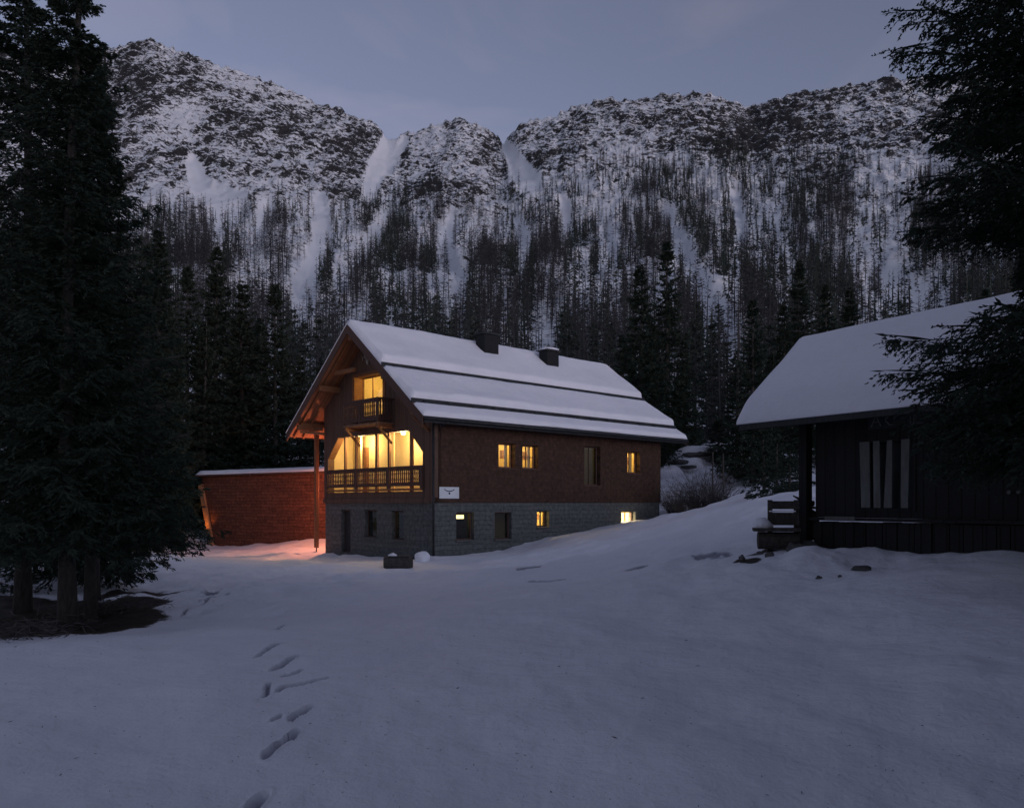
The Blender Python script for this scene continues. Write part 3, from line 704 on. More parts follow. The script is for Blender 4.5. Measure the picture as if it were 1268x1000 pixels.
def prism_wall(mb, breaks, spans, t0, t1, axis):
    """breaks: positions along the wall; spans(i) -> list of (lo_a, hi_a, lo_b, hi_b) between breaks i, i+1"""
    for i in range(len(breaks) - 1):
        a, b = breaks[i], breaks[i + 1]
        for (la, ha, lb, hb) in spans(i):
            if axis == 'v':
                A = [(t0, a, la), (t0, b, lb), (t0, b, hb), (t0, a, ha)]; B = [(t1, p[1], p[2]) for p in A]
            else:
                A = [(a, t0, la), (b, t0, lb), (b, t0, hb), (a, t0, ha)]; B = [(p[0], t1, p[2]) for p in A]
            mb.hexa(A, B)
def holed(mb, a0, a1, z0, z1, holes, t0, t1, axis, top=None):
    br = sorted(set([a0, a1] + [h[0] for h in holes] + [h[1] for h in holes]))
    if top: br = sorted(set(br + [VC]))
    def spans(i):
        a, b = br[i], br[i + 1]; m = (a + b) / 2
        cuts = sorted([(h[2], h[3]) for h in holes if h[0] < m < h[1]]); lo = z0; out = []
        for c in cuts: out.append((lo, c[0], lo, c[0])); lo = c[1]
        out.append((lo, top(a) if top else z1, lo, top(b) if top else z1)); return out
    prism_wall(mb, br, spans, t0, t1, axis)

def opening(axis, pa, pb):
    f = gab if axis == 'v' else lon
    a, z1 = f(*pa); b, z0 = f(*pb)
    return (min(a, b), max(a, b), min(z0, z1), max(z0, z1))
# ground floor openings on the gable side
g_door = opening('v', (422.5, 631), (434, 684)); g_w1 = opening('v', (451.5, 631), (466.5, 665.5)); g_w2 = opening('v', (485, 632), (500, 668.5))
# ground floor and upper openings on the long side
l_e = opening('u', (565, 634), (587, 668)); l_f = opening('u', (612.5, 634), (633.5, 667)); l_g = opening('u', (665, 632.5), (680, 652)); l_h = opening('u', (769.5, 633), (787, 658))
l_a = opening('u', (616.5, 548), (637, 579.5)); l_b = opening('u', (646, 550.5), (665.5, 580.5)); l_c = opening('u', (722.5, 552), (742.5, 601)); l_d = opening('u', (776, 558.5), (791.5, 586))

ZB = 2.62                                           # top of the stone storey
mb = MB()
holed(mb, 0.0, WL, -1.2, ZB, [g_door, g_w1, g_w2], 0.0, .5, 'v')
holed(mb, .5, LW, -1.2, ZB, [l_e, l_f, l_g, l_h], 0.0, .5, 'u')
mb.box(LW - .5, LW, .5, WL, -1.2, ZB); mb.box(.5, LW - .5, WL - .5, WL, -1.2, ZB)
mb.box(.5, LW - .5, .5, WL - .5, ZB - .2, ZB)
mb.build('stone_storey', M['stone'], chalet)
# long timber wall
mb = MB()
holed(mb, -.04, LW + .04, ZB + .002, roof(0) - UND, [l_a, l_b, l_c, l_d], -.06, .4, 'u')
mb.build('long_wall', M['redwood'], chalet)
# gable timber wall with the balcony room opening
lg = [gab(407, 608), gab(407, 565), gab(419, 541), gab(507, 533.8), gab(524.3, 562), gab(524.3, 608)]
vL, vLt, vRt, vR = lg[0][0], lg[2][0], lg[3][0], lg[4][0]
zf = gab(465, 609)[1]; zs = (lg[1][1] + lg[4][1]) / 2; zt = (lg[2][1] + lg[3][1]) / 2
uw = opening('v', (439, 467), (476.5, 522)); uw = (uw[0], uw[1], zt + .95, uw[3])
top = lambda v: roof(v) - UND
br = sorted([0.0 - .06, vR, vRt, uw[0], uw[1], VC, vLt, vL, WL + .06])
def low(v):
    """top edge of the opening"""
    if vRt <= v <= vLt: return zt
    if v < vRt: return zs + (zt - zs) * (v - vR) / (vRt - vR)
    return zs + (zt - zs) * (vL - v) / (vL - vLt)
def spans(i):
    a, b = br[i], br[i + 1]; m = (a + b) / 2
    if not (vR < m < vL): return [(ZB + .002, top(a), ZB + .002, top(b))]
    out = [(ZB + .002, zf, ZB + .002, zf)]
    if uw[0] < m < uw[1]: out += [(low(a), uw[2], low(b), uw[2]), (uw[3], top(a), uw[3], top(b))]
    else: out.append((low(a), top(a), low(b), top(b)))
    return out
mb = MB(); prism_wall(mb, br, spans, -.045, .35, 'v'); mb.build('gable_wall', M['gable'], chalet)
# rear and far side walls
mb = MB()
prism_wall(mb, [.42, VC, WL + .06], lambda i: [(ZB + .002, top([.42, VC][i]), ZB + .002, top([VC, WL][i]))], LW - .35, LW + .04 - .002, 'v'); mb.build('rear_wall', M['gable'], chalet)
mb = MB(); mb.box(.36, LW - .36, WL - .3, WL + .055, ZB + .002, roof(WL) - UND - .1); mb.build('side_wall', M['gable'], chalet)
# sill band and corner boards
mb = MB(); mb.box(-.09, -.047, -.09, WL + .1, ZB - .03, ZB + .22); mb.build('sill_band', M['gable'], chalet, bevel=.008)
mb = MB(); mb.box(-.085, .14, -.085, -.062, ZB + .23, roof(0) - UND - .02); mb.box(-.085, -.047, -.06, .16, ZB + .23, roof(0) - UND - .02); mb.build('corner_board', M['gable'], chalet)

# roof boarding, two slopes
mb = MB()
for (v0, v1) in ((VR, VC), (VC, VL)):
    A = [(U0, v0, roof(v0) - UND + .02), (U0, v1, roof(v1) - UND + .02), (U0, v1, roof(v1)), (U0, v0, roof(v0))]
    mb.hexa(A, [(U1, p[1], p[2]) for p in A])
roofo = mb.build('roof', M['soffit'], chalet)
# bargeboards along the front and rear verges
for (uu, s) in ((U0, -1), (U1, 1)):
    for (v0, v1) in ((VR, VC), (VC, VL)):
        mb = MB(); e = .002 * (1 if v0 == VC else -1)
        A = [(uu + s * .003, v0, roof(v0) - .46), (uu + s * .003, v1, roof(v1) - .46), (uu + s * .003, v1, roof(v1) - .01), (uu + s * .003, v0, roof(v0) - .01)]
        mb.hexa(A, [(uu + s * .06, p[1], p[2]) for p in A]); mb.build('bargeboard', M['rail'], chalet)
# eave boards and gutter
for v_, sg in ((VR, -1), (VL, 1)):
    mb = MB(); mb.box(U0 + .01, U1 - .01, min(v_, v_ + sg * .035), max(v_, v_ + sg * .035), roof(v_) - .30, roof(v_) - .02); mb.build('eave_board', M['metal'], chalet)
    mb = MB(); mb.tube([(U0 - .02, v_ + sg * .11, roof(v_) - .14), (U1, v_ + sg * .11, roof(v_) - .16)], .075, 8); mb.build('gutter', M['metal'], chalet, True)
mb = MB(); mb.tube([(-.02, VR - .1, roof(VR) - .2), (-.1, VR + .2, roof(VR) - .42), (-.16, -.13, roof(0) - .7), (-.16, -.13, 3.0), (-.16, -.13, -.4)], .055, 8); dp = mb.build('downpipe', M['metal'], chalet, True)
# purlins carried out under the verge
for v_, z_, w_ in ((VC, .50, .26), (VC - 2.9, .42, .22), (VC + 2.9, .42, .22), (VL - 1.0, .42, .22), (0.1, .40, .2)):
    mb = MB(); zc = roof(v_) - z_ + (0.02 if v_ == VC else 0); mb.box(U0 + .08, -.05, v_ - w_ / 2, v_ + w_ / 2, zc - .28, zc); mb.build('purlin', M['larch'], chalet, bevel=.01)
# rafters showing on the soffit
for (s) in (1, -1):
    for uu in (-1.0, -.45):
        mb = MB()
        for (v0, v1) in (((VC + .15, VL - .1),) if s == 1 else ((VR + .1, VC - .15),)):
            A = [(uu, v0, roof(v0) - UND - .13), (uu, v1, roof(v1) - UND - .13), (uu, v1, roof(v1) - UND + .01), (uu, v0, roof(v0) - UND + .01)]
            mb.hexa(A, [(uu + .12, p[1], p[2]) for p in A])
        mb.build('rafter', M['larch'], chalet)
# collar tie under the front of the gable and struts
mb = MB(); zc = roof(VC + 1.9) - .55; mb.box(-.9, -.72, VC + .15, VC + 2.0, zc - .18, zc); mb.build('collar_beam', M['larch'], chalet, bevel=.01)
mb = MB(); mb.bar((-.05, WL - .2, roof(WL) - 1.6), (-1.1, VL - 1.05, roof(VL - 1) - .8), .12, .14); mb.build('strut', M['larch'], chalet, bevel=.01)
mb = MB(); mb.bar((-.05, .35, roof(0) - 1.25), (-1.1, .15, roof(0) - .68), .12, .14); mb.build('strut', M['larch'], chalet, bevel=.01)
mb = MB(); p1 = gab(523.5, 524, -.12); p2 = gab(496.5, 493, -.12); mb.bar((-.12, p1[0], p1[1]), (-.12, p2[0], p2[1]), .07, .12, up=(0, 1, 1)); mb.build('strut', M['larch'], chalet)
# porch post and beam under the left eave
pv = 10.62
mb = MB(); mb.box(-.17, .03, pv - .1, pv + .1, .12, roof(pv) - UND - .28); mb.build('post', M['larch'], chalet, bevel=.012)
mb = MB(); mb.tube([(-.07, pv, -.35), (-.07, pv, .13)], .035, 8); mb.build('post_shoe', M['metal'], chalet)
mb = MB(); mb.box(U0 + .25, 6.0, pv - .11, pv + .11, roof(pv) - UND - .28, roof(pv) - UND - .06); mb.build('eave_beam', M['larch'], chalet, bevel=.01)
mb = MB(); mb.box(-.3, -.12, WL + .07, VL - .15, roof(pv) - UND - .5, roof(pv) - UND - .285); mb.build('cross_beam', M['larch'], chalet, bevel=.01)

# snow on the roof
def snow_sheet(u0, u1, v0, v1, T, name, seed, parent, rf, edge=.15, nu=150, nt=26, taper=0.0, upper_flat=True):
    """a snow blanket lying on the slope from v0 (low edge) to v1 (high edge)"""
    us = np.linspace(u0, u1, nu); ts = np.linspace(0, 1, nt) ** 1.0
    ts = np.unique(np.r_[np.array([0, .008, .02, .04, .07]), ts])
    vv = v0 + (v1 - v0) * ts; Uu, Vv = np.meshgrid(us, vv)
    wob = (fbm(Uu / 2.3, Vv * 0 + seed, 3, seed) - .5) * .12
    dl = np.abs(Vv - v0); du = np.minimum(Uu - u0, u1 - Uu)
    dh = np.abs(Vv - v1) + (10 if upper_flat else 0)
    prof = lambda d, w: np.sqrt(np.clip(1 - (1 - np.clip(d / w, 0, 1)) ** 2, 0, 1))
    th = T * prof(dl, edge) * prof(du, edge * .7) * prof(dh, edge * .5)
    th = th * (1 - taper * ts[:, None]) * (1 + .35 * (fbm(Uu / 1.7, Vv / 1.1, 3, seed + 3) - .5)) + .012
    Z = np.vectorize(rf)(Vv)
    Vt = Vv + np.sign(v0 - v1) * (wob * (1 - ts[:, None]) ** 6 + .22 * th * (1 - ts[:, None]) ** 3)
    top_ = np.stack([Uu, Vt, Z + th + .012], -1); bot = np.stack([Uu, Vv, Z + .006], -1)
    n, m_ = Uu.shape; v = np.r_[top_.reshape(-1, 3), bot.reshape(-1, 3)]
    f = grid_faces(n, m_); f = np.r_[f, f[:, ::-1] + n * m_]
    r = []
    for i in range(m_ - 1):
        r.append((i, i + n * m_, i + 1 + n * m_, i + 1)); j = (n - 1) * m_ + i; r.append((j, j + 1, j + 1 + n * m_, j + n * m_))
    for i in range(n - 1):
        j = i * m_; r.append((j, j + m_, j + m_ + n * m_, j + n * m_)); j = i * m_ + m_ - 1; r.append((j, j + n * m_, j + m_ + n * m_, j + m_))
    return mesh_obj(name, np_mesh(name, v, np.r_[f, np.array(r)], [M['snow']], True), parent)
vt1 = gab(472.5, 443, U0)[0]; vt2 = gab(509.5, 484, U0)[0]
vt1 = max(vt1, 2.0); vt2 = min(vt2, 1.2)
snow_sheet(U0 - .03, U1 - .1, vt1, VC + .02, .42, 'snow_layer', 4, chalet, roof, taper=.3)
snow_sheet(U0 - .03, U1, vt2, vt1 - .2, .42, 'snow_layer', 9, chalet, roof, taper=.72)
snow_sheet(U0 - .03, U1 + .05, VR - .04, vt2 - .2, .20, 'snow_layer', 14, chalet, roof, edge=.12, taper=.6)
snow_sheet(U0 - .09, U1, VL + .05, VC + .02, .24, 'snow_layer', 19, chalet, roof, nu=90)
for vv_ in (vt1 - .07, vt2 - .07):
    mb = MB(); mb.box(U0 - .04, U1 + .0, vv_ - .03, vv_ + .05, roof(vv_) - .01, roof(vv_) + .20); sgd = mb.build('snow_guard', M['metal'], chalet)
    for k in range(14): mb = MB(); uu = U0 + .6 + k * 1.42; mb.bar((uu, vv_ - .035, roof(vv_) + .15), (uu, vv_ - .24, roof(vv_ - .24) + .01), .03, .03); mb.build('guard_bracket', M['metal'], sgd)
print('tiers', vt1, vt2)

# chimneys
def chimney(px0, px1, pyt, capsnow, mat):
    vcen = VC - .75 if px0 < 650 else VC - 1.0
    u0_, z1 = lon(px0, pyt, vcen + .0); u1_, _ = lon(px1, pyt, vcen)
    w = (u1_ - u0_) * .62; u1_ = u0_ + w
    hw = w * .36
    mb = MB(); mb.box(u0_, u1_, vcen - hw, vcen + hw, roof(vcen - hw) - .2, z1 - .12)
    ch = mb.build('chimney', mat, chalet, bevel=.02)
    mb = MB(); mb.box(u0_ - .07, u1_ + .07, vcen - hw - .07, vcen + hw + .07, z1 - .118, z1 - .03); mb.build('chimney_cap', M['metal'], ch)
    if capsnow:
        mb = MB()
        mb.tube([((u0_ + u1_) / 2, vcen, z1 - .03 + h_) for h_ in (0, .06, .13, .17)], [w * .62, w * .60, w * .42, w * .1], 12); mb.build('snow_cap', M['snow'], ch, True)
    # snow piled against the uphill side
chimney(594.5, 622.5, 411, False, M['chimney']); chimney(672.5, 695.5, 432, True, M['chimney'])

# windows ---------------------------------------------------------------
def window(o, axis, parent, depth=.28, mull=1, trans=0, room=None, light=0, lcol=(1, .72, .3), name='window', frame=None, curtain=False, strip=False, rw=None, door=False):
    a0, a1, z0, z1 = o; fr = frame or M['rail']
    P = (lambda a, t, z: (t, a, z)) if axis == 'v' else (lambda a, t, z: (a, t, z))
    def bx(mb, a, b, t, t2, c, d):
        p = P(a, t, c); q = P(b, t2, d); mb.box(min(p[0], q[0]), max(p[0], q[0]), min(p[1], q[1]), max(p[1], q[1]), c, d)
    w = .07; mb = MB()
    bx(mb, a0 + .004, a0 + w, depth, depth + .07, z0 + .004, z1 - .004); bx(mb, a1 - w, a1 - .004, depth, depth + .07, z0 + .004, z1 - .004)
    bx(mb, a0 + w, a1 - w, depth, depth + .07, z0 + .004, z0 + w); bx(mb, a0 + w, a1 - w, depth, depth + .07, z1 - w, z1 - .004)
    for k in range(mull):
        c = a0 + (a1 - a0) * (k + 1) / (mull + 1); bx(mb, c - .025, c + .025, depth + .004, depth + .06, z0 + w, z1 - w)
    for k in range(trans):
        c = z0 + (z1 - z0) * (k + 1) / (trans + 1); bx(mb, a0 + w, a1 - w, depth + .008, depth + .05, c - .02, c + .02)
    f = mb.build(name, fr, parent)
    if door:
        mb = MB(); bx(mb, a0 + w, a1 - w, depth + .01, depth + .05, z0 + w, z1 - w); mb.build('door_panel', M['dimwood'], f)
        mb = MB(); bx(mb, a0 + .12, a0 + .24, depth - .05, depth - .01, z0 + 1.0, z0 + 1.03); mb.build('handle', M['metal'], f)
        return f
    mb = MB(); bx(mb, a0 + w, a1 - w, depth + .03, depth + .036, z0 + w, z1 - w); mb.build('pane', M['glass'], f)
    mb = MB(); bx(mb, a0 - .05, a1 + .05, -.10, depth, z0 - .05, z0 + .003); mb.build('window_sill', M['greywood'] if z0 < ZB else M['rail'], f)
    # little room behind
    m = rw if rw else M['plaster']; rd = 1.7; e = .35; t0 = depth + .24; g_ = .02
    mb = MB(); A0, A1, B0, B1 = a0 - .07, a1 + .26, z0 - .25, z1 + .25
    bx(mb, A0, A1, t0 + rd, t0 + rd + g_, B0, B1); bx(mb, A0 - g_, A0, t0, t0 + rd, B0, B1); bx(mb, A1, A1 + g_, t0, t0 + rd, B0, B1)
    bx(mb, A0, A1, t0, t0 + rd, B0 - g_, B0); bx(mb, A0, A1, t0, t0 + rd, B1, B1 + g_); mb.build('room', m, f)
    if curtain:
        for (c0, c1) in ((a0 + .02, a0 + (a1 - a0) * .26), (a1 - (a1 - a0) * .2, a1 - .02)):
            mb = MB(); n = 10; pts = [(c0 + (c1 - c0) * k / n, t0 + .03 + .025 * (k % 2)) for k in range(n + 1)]
            for (pa, ta), (pb, tb) in zip(pts[:-1], pts[1:]):
                mb.add([P(pa, ta, z0), P(pb, tb, z0), P(pb, tb, z1), P(pa, ta, z1)], [(0, 1, 2, 3)])
            mb.build('curtain', M['curtain'], f)
    if strip:
        c = a0 + (a1 - a0) * strip[0]; mb = MB(); bx(mb, c, c + strip[1], t0 + .05, t0 + .12, z1 - .32, z1 - .14); mb.build('lamp', M['strip'], f)
    if light > 20 and curtain:
        mb = MB(); tb = t0 + rd - .35; wd_ = a1 - a0; bx(mb, a0 + wd_ * .35, a1 + .2, tb, tb + .3, z0 - .24, z0 + (z1 - z0) * .38); mb.build('cupboard', M['larch'], f)
        mb = MB(); bx(mb, A1 - .03, A1 - .004, t0 + .35, t0 + .85, z0 + (z1 - z0) * .45, z0 + (z1 - z0) * .8); mb.build('picture', M['beam'], f)
    if light:
        L = bpy.data.lights.new('room_lamp', 'POINT'); L.energy = light; L.color = lcol; L.shadow_soft_size = .12
        lo = bpy.data.objects.new('room_lamp', L); lo.location = P((a0 + a1) / 2, t0 + .55, z1 - .15); link(lo, f)
    return f
WARM = (1.0, .66, .22)
window(g_door, 'v', chalet, .22, 0, name='door', door=True)
window(g_w1, 'v', chalet, .2, 0); window(g_w2, 'v', chalet, .2, 0, strip=(.05, .3), rw=M['metal'])
window(l_e, 'u', chalet, .22, 0, strip=(.30, .55), rw=M['metal']); window(l_f, 'u', chalet, .22, 0)
window(l_g, 'u', chalet, .3, 0, light=34, lcol=WARM, curtain=True); window(l_h, 'u', chalet, .25, 1, light=110, lcol=(1, .80, .5))
window(l_a, 'u', chalet, .26, 0, light=26, lcol=WARM, curtain=True, frame=M['beam']); window(l_b, 'u', chalet, .26, 1, 1, light=26, lcol=WARM, curtain=True, frame=M['beam'])
window(l_c, 'u', chalet, .2, 1, light=.5, lcol=(1, .9, .6)); window(l_d, 'u', chalet, .28, 1, light=34, lcol=WARM, frame=M['beam'], curtain=True)
# gable window with its balcony
window(uw, 'v', chalet, .50, 2, light=70, lcol=WARM, frame=M['beam'])
mb = MB(); a, b_ = uw[0], uw[1]
for (y0, y1, z0, z1) in ((a - .14, a - .002, uw[2], uw[3] + .14), (b_ + .002, b_ + .14, uw[2], uw[3] + .14), (a - .002, b_ + .002, uw[3] + .002, uw[3] + .14)): mb.box(-.075, -.047, y0, y1, z0, z1)
mb.build('window_trim', M['larch'], chalet)
mb = MB()
for (y0, y1, z0, z1) in ((a + .002, a + .03, uw[2], uw[3] - .03), (b_ - .03, b_ - .002, uw[2], uw[3] - .03), (a + .002, b_ - .002, uw[3] - .03, uw[3] - .002)): mb.box(-.04, .515, y0, y1, z0, z1)
mb.build('window_lining', M['larch'], chalet)
def balusters(mb, p, q, z0, z1, step, w, t):
    """flat sawn boards with a waist and heart-shaped gaps between them"""
    p = Vector(p); q = Vector(q); L = (q - p).length; n = max(1, round(L / step)); d = (q - p).normalized(); s = Vector((-d.y, d.x, 0)) * t / 2
    prof = [(0, .5), (.12, .5), (.2, .22), (.3, .42), (.5, .24), (.7, .42), (.8, .22), (.88, .5), (1, .5)]
    for k in range(n):
        c = p + d * L * (k + .5) / n
        for (za, wa), (zb, wb) in zip(prof[:-1], prof[1:]):
            A = [c - d * w * wa - s, c + d * w * wa - s, c + d * w * wb - s, c - d * w * wb - s]
            zs_ = (z0 + (z1 - z0) * za, z0 + (z1 - z0) * zb)
            A = [Vector((v_.x, v_.y, zs_[0] if i < 2 else zs_[1])) for i, v_ in enumerate(A)]
            mb.hexa(A, [v_ + s * 2 for v_ in A])
# upper balcony
bp = 1.0; bz = gab(445, 524.5, -bp)[1]; bt = gab(445, 496, -bp)[1]
bv0 = gab(467.5, 500, -bp)[0]; bv1 = gab(424.5, 500, -bp)[0]
balc = MB(); balc.box(-bp, -.05, bv0, bv1, bz - .10, bz); bo = balc.build('balcony', M['beam'], chalet, bevel=.01)
mb = MB(); mb.bar((-bp + .03, bv0, bt), (-bp + .03, bv1, bt), .09, .08); mb.bar((-bp + .03, bv0, bt), (-.05, bv0, bt), .085, .078); mb.bar((-bp + .03, bv1, bt), (-.05, bv1, bt), .085, .078)
for (uu, vv_) in ((-bp + .04, bv0 + .04), (-bp + .04, bv1 - .04), (-bp + .04, (bv0 + bv1) / 2)): mb.box(uu - .045, uu + .045, vv_ - .045, vv_ + .045, bz, bt + .05)
mb.bar((-bp + .03, bv0, bz + .12), (-bp + .03, bv1, bz + .12), .06, .06); mb.build('handrail', M['rail'], bo)
mb = MB(); balusters(mb, (-bp + .03, bv0 + .08, 0), (-bp + .03, bv1 - .08, 0), bz + .15, bt - .04, .155, .125, .025); mb.build('balustrade', M['rail'], bo)
for vv_ in (bv0 + .03, bv1 - .03):
    mb = MB(); balusters(mb, (-bp + .1, vv_, 0), (-.1, vv_, 0), bz + .15, bt - .04, .155, .125, .025); mb.build('balustrade', M['rail'], bo)
for vv_ in (bv0 + .15, bv1 - .15):
    mb = MB(); mb.box(-bp + .05, -.06, vv_ - .07, vv_ + .07, bz - .26, bz - .102); mb.build('bracket_beam', M['larch'], bo)
    mb = MB(); mb.bar((-bp + .18, vv_, bz - .26), (-.06, vv_, bz - 1.0), .10, .11); mb.build('bracket', M['larch'], bo, bevel=.01)
# balcony room (open loggia)
LD = 1.55
mb = MB()
prism_wall(mb, [vR - .25, vL + .25], lambda i: [(zf, zt + .25, zf, zt + .25)], LD, LD + .03, 'v'); mb.build('loggia_back', M['plaster'], chalet)
for c_ in (vR - .25, vL + .03): mb = MB(); mb.box(.351, LD, c_, c_ + .22, zf, zt + .2); mb.build('loggia_cheek', M['plaster'], chalet)
mb = MB(); mb.box(.351, LD, vR - .25, vL + .25, zt + .2, zt + .24); mb.build('loggia_ceiling', M['panel'], chalet)
mb = MB(); mb.box(.351, LD, vR - .25, vL + .25, zf - .06, zf - .02); mb.build('loggia_floor', M['larch'], chalet)
for px, w_ in ((426.7, .13), (440.2, .13), (465.7, .20), (480.8, .15), (508.6, .19)):
    vv_ = gab(px, 560)[0]; mb = MB(); mb.box(.0, .12, vv_ - w_ / 2, vv_ + w_ / 2, zf, low(vv_) - .003); mb.build('post', M['beam'], chalet, bevel=.008)
for k, (px, py) in enumerate(((446.5, 560), (487, 560))):       # glazing posts further in
    vv_ = gab(px, py, .9)[0]; mb = MB(); mb.box(.9, .97, vv_ - .04, vv_ + .04, zf, zt + .19); mb.build('window_post', M['panel'] if k < 2 else M['larch'], chalet)
mb = MB(); va = gab(454, 550, 1.4)[0]; vb = gab(448.5, 550, 1.4)[0]
za = gab(450, 554, 1.4)[1]; mb.box(1.46, 1.54, va, vb, zf, za); mb.build('inner_door', M['larch'], chalet)
# sloping lining boards of the opening
mb = MB(); mb.bar((.16, vL - .01, zs), (.16, vLt, zt - .01), .38, .05, up=(0, 1, -1)); mb.build('lining_board', M['larch'], chalet)
mb = MB(); mb.bar((.16, vR + .01, zs), (.16, vRt, zt - .01), .38, .05, up=(0, -1, -1)); mb.build('lining_board', M['larch'], chalet)
rz0 = gab(465, 607, -.1)[1]; rz1 = gab(524.3, 576.8, -.1)[1]
mb = MB(); mb.bar((-.10, vR - .02, rz1), (-.10, vL + .02, rz1), .10, .10); mb.bar((-.10, vR - .02, rz0 + .22), (-.10, vL + .02, rz0 + .22), .05, .07); mb.build('handrail', M['rail'], chalet)
mb = MB(); mb.bar((-.11, vR - .05, rz0 + .02), (-.11, vL + .05, rz0 + .02), .12, .10); mb.build('bottom_rail', M['larch'], chalet)
sec = [vR, gab(481, 590, -.1)[0], gab(441, 590, -.1)[0], vL]
for k in range(3):
    mb = MB(); balusters(mb, (-.10, sec[k] + .12, 0), (-.10, sec[k + 1] - .12, 0), rz0 + .25, rz1 - .05, .165, .13, .03); mb.build('balustrade', M['rail'], chalet)
for vv_ in sec: mb = MB(); mb.box(-.155, -.048, vv_ - .09, vv_ + .09, rz0 - .04, rz1 + .04); mb.build('baluster_post', M['rail'], chalet)
# ceiling lamp in the loggia
lv, lz = gab(499.5, 537.5, .6); lz = min(lz, zt + .1)
mb = MB(); mb.tube([(.6, lv, lz + .12), (.6, lv, lz + .06), (.6, lv, lz), (.6, lv, lz - .03)], [.05, .11, .10, .03], 12); mb.build('ceiling_lamp', M['bulb'], chalet, True)
def lamp(name, loc, energy, col, size, parent):
    L = bpy.data.lights.new(name, 'POINT'); L.energy = energy; L.color = col; L.shadow_soft_size = size
    lo = bpy.data.objects.new(name, L); lo.location = loc; return link(lo, parent)
lamp('loggia_lamp', (.6, lv, lz - .16), 112, (1, .70, .30), .09, chalet)
lamp('loggia_lamp', (.75, gab(447, 545, .75)[0], lz - .16), 84, (1, .70, .30), .09, chalet)
# antlers over the gable window
av, azz = gab(456, 449, -.06)
mb = MB(); mb.tube([(-.06, av, azz - .12), (-.12, av, azz - .02), (-.10, av, azz + .1), (-.06, av, azz + .16)], [.035, .07, .07, .03], 8)
sk = mb.build('antler_trophy', M['bone'], chalet, True)
for s in (-1, 1):
    mb = MB()
    pts = [(-.08, av + s * .05, azz + .12), (-.14, av + s * .2, azz + .30), (-.18, av + s * .32, azz + .28), (-.2, av + s * .36, azz + .12)]
    mb.tube(pts, [.03, .028, .02, .008], 6)
    for (p, q) in (((-.14, av + s * .2, azz + .30), (-.2, av + s * .16, azz + .46)), ((-.18, av + s * .32, azz + .28), (-.2, av + s * .42, azz + .40)), ((-.1, av + s * .1, azz + .2), (-.2, av + s * .1, azz + .02))):
        mb.tube([p, q], [.022, .006], 6)
    mb.build('antler', M['bone'], sk, True)
# house sign on the long side by the corner
su0, sz1 = lon(544, 602.5, -.08); su1, sz0 = lon(568.3, 617, -.08)
mb = MB(); mb.box(su0, su1, -.092, -.066, sz0, sz1); sg = mb.build('sign_board', M['white'], chalet, bevel=.004)
cu = (su0 + su1) / 2; mb = MB(); n = 14
for k in range(n):
    a0, a1 = [PI * (1.18 + .64 * (k + j) / n) for j in (0, 1)]
    q = [(cu + .36 * math.cos(a0), sz1 - .02 + .20 * math.sin(a0)), (cu + .36 * math.cos(a1), sz1 - .02 + .20 * math.sin(a1))]
    mb.hexa([(q[0][0], -.0935, q[0][1] - .0), (q[1][0], -.0935, q[1][1] - .0), (q[1][0], -.0935, q[1][1] + .045), (q[0][0], -.0935, q[0][1] + .045)], [(q[0][0], -.091, q[0][1]), (q[1][0], -.091, q[1][1]), (q[1][0], -.091, q[1][1] + .045), (q[0][0], -.091, q[0][1] + .045)])
mb.tube([(cu, -.091, (sz0 + sz1) / 2 - .03), (cu, -.094, (sz0 + sz1) / 2 - .03)], .055, 12)
mb.build('sign_mark', M['ink'], sg)
# porch lamp round the left corner
mb = MB(); mb.tube([(1.0, WL + .06, 3.70), (1.0, WL + .80, 3.78)], [.02, .02], 8); mb.tube([(1.0, WL + .80, 3.74), (1.0, WL + .92, 3.70)], [.07, .09], 12); pl_ = mb.build('porch_lamp', M['metal'], chalet)
mb = MB(); mb.tube([(1.0, WL + .86, 3.64), (1.0, WL + .86, 3.69)], [.05, .06], 12); mb.build('bulb', M['strip'], pl_)
lamp('porch_light', (.98, WL + .90, 3.50), 340, (1, .33, .17), .06, chalet)

# ------------------------------------------------------------------ red shed wall beyond the chalet
SR = at(404, 586, 50); SLf = at(250, 590, 55)
dv = (SR - SLf)[:2]; LS = float(np.hypot(*dv)) + 1.5; ang = math.atan2(dv[1], dv[0])
shz = Hs(SLf[0], SLf[1]); shed = empty('timber_shed', (SLf[0], SLf[1], 0), ang)
tag(shed, 'long red shingled shed with a slanting end and flat snow-covered roof', 'shed')
ztL, ztR = SLf[2], SR[2] + .05; bL = at(271, 674, 54.4)[2] - .6; off = 1.05
mb = MB(); A = [(off, 0, bL - .6), (LS, 0, bL - .2), (LS, 0, ztR), (0, 0, ztL)]; mb.hexa(A, [(p[0], 4.0, p[2]) for p in A]); mb.build('shingle_wall', M['shed'], shed)
mb = MB(); A = [(-.22, -.35, ztL), (LS, -.35, ztR), (LS, -.35, ztR + .10), (-.22, -.35, ztL + .10)]; mb.hexa(A, [(p[0], 4.3, p[2] + .3) for p in A]); mb.build('roof', M['rail'], shed)
us = np.linspace(-.24, LS, 60); vs = np.linspace(-.36, 4.3, 20); U_, V_ = np.meshgrid(us, vs)
e_ = np.minimum(U_ + .24, V_ + .36); th = .24 * np.sqrt(np.clip(1 - (1 - np.clip(e_ / .3, 0, 1)) ** 2, 0, 1)) * (1 + .3 * (fbm(U_, V_, 3, 5) - .5)) + .01
Zb = ztL + (ztR - ztL) * (U_ + .22) / (LS + .22) + .105 + (V_ + .35) / 4.65 * .3
v = np.r_[np.stack([U_, V_, Zb + th], -1).reshape(-1, 3), np.stack([U_, V_, Zb], -1).reshape(-1, 3)]; f = grid_faces(20, 60)
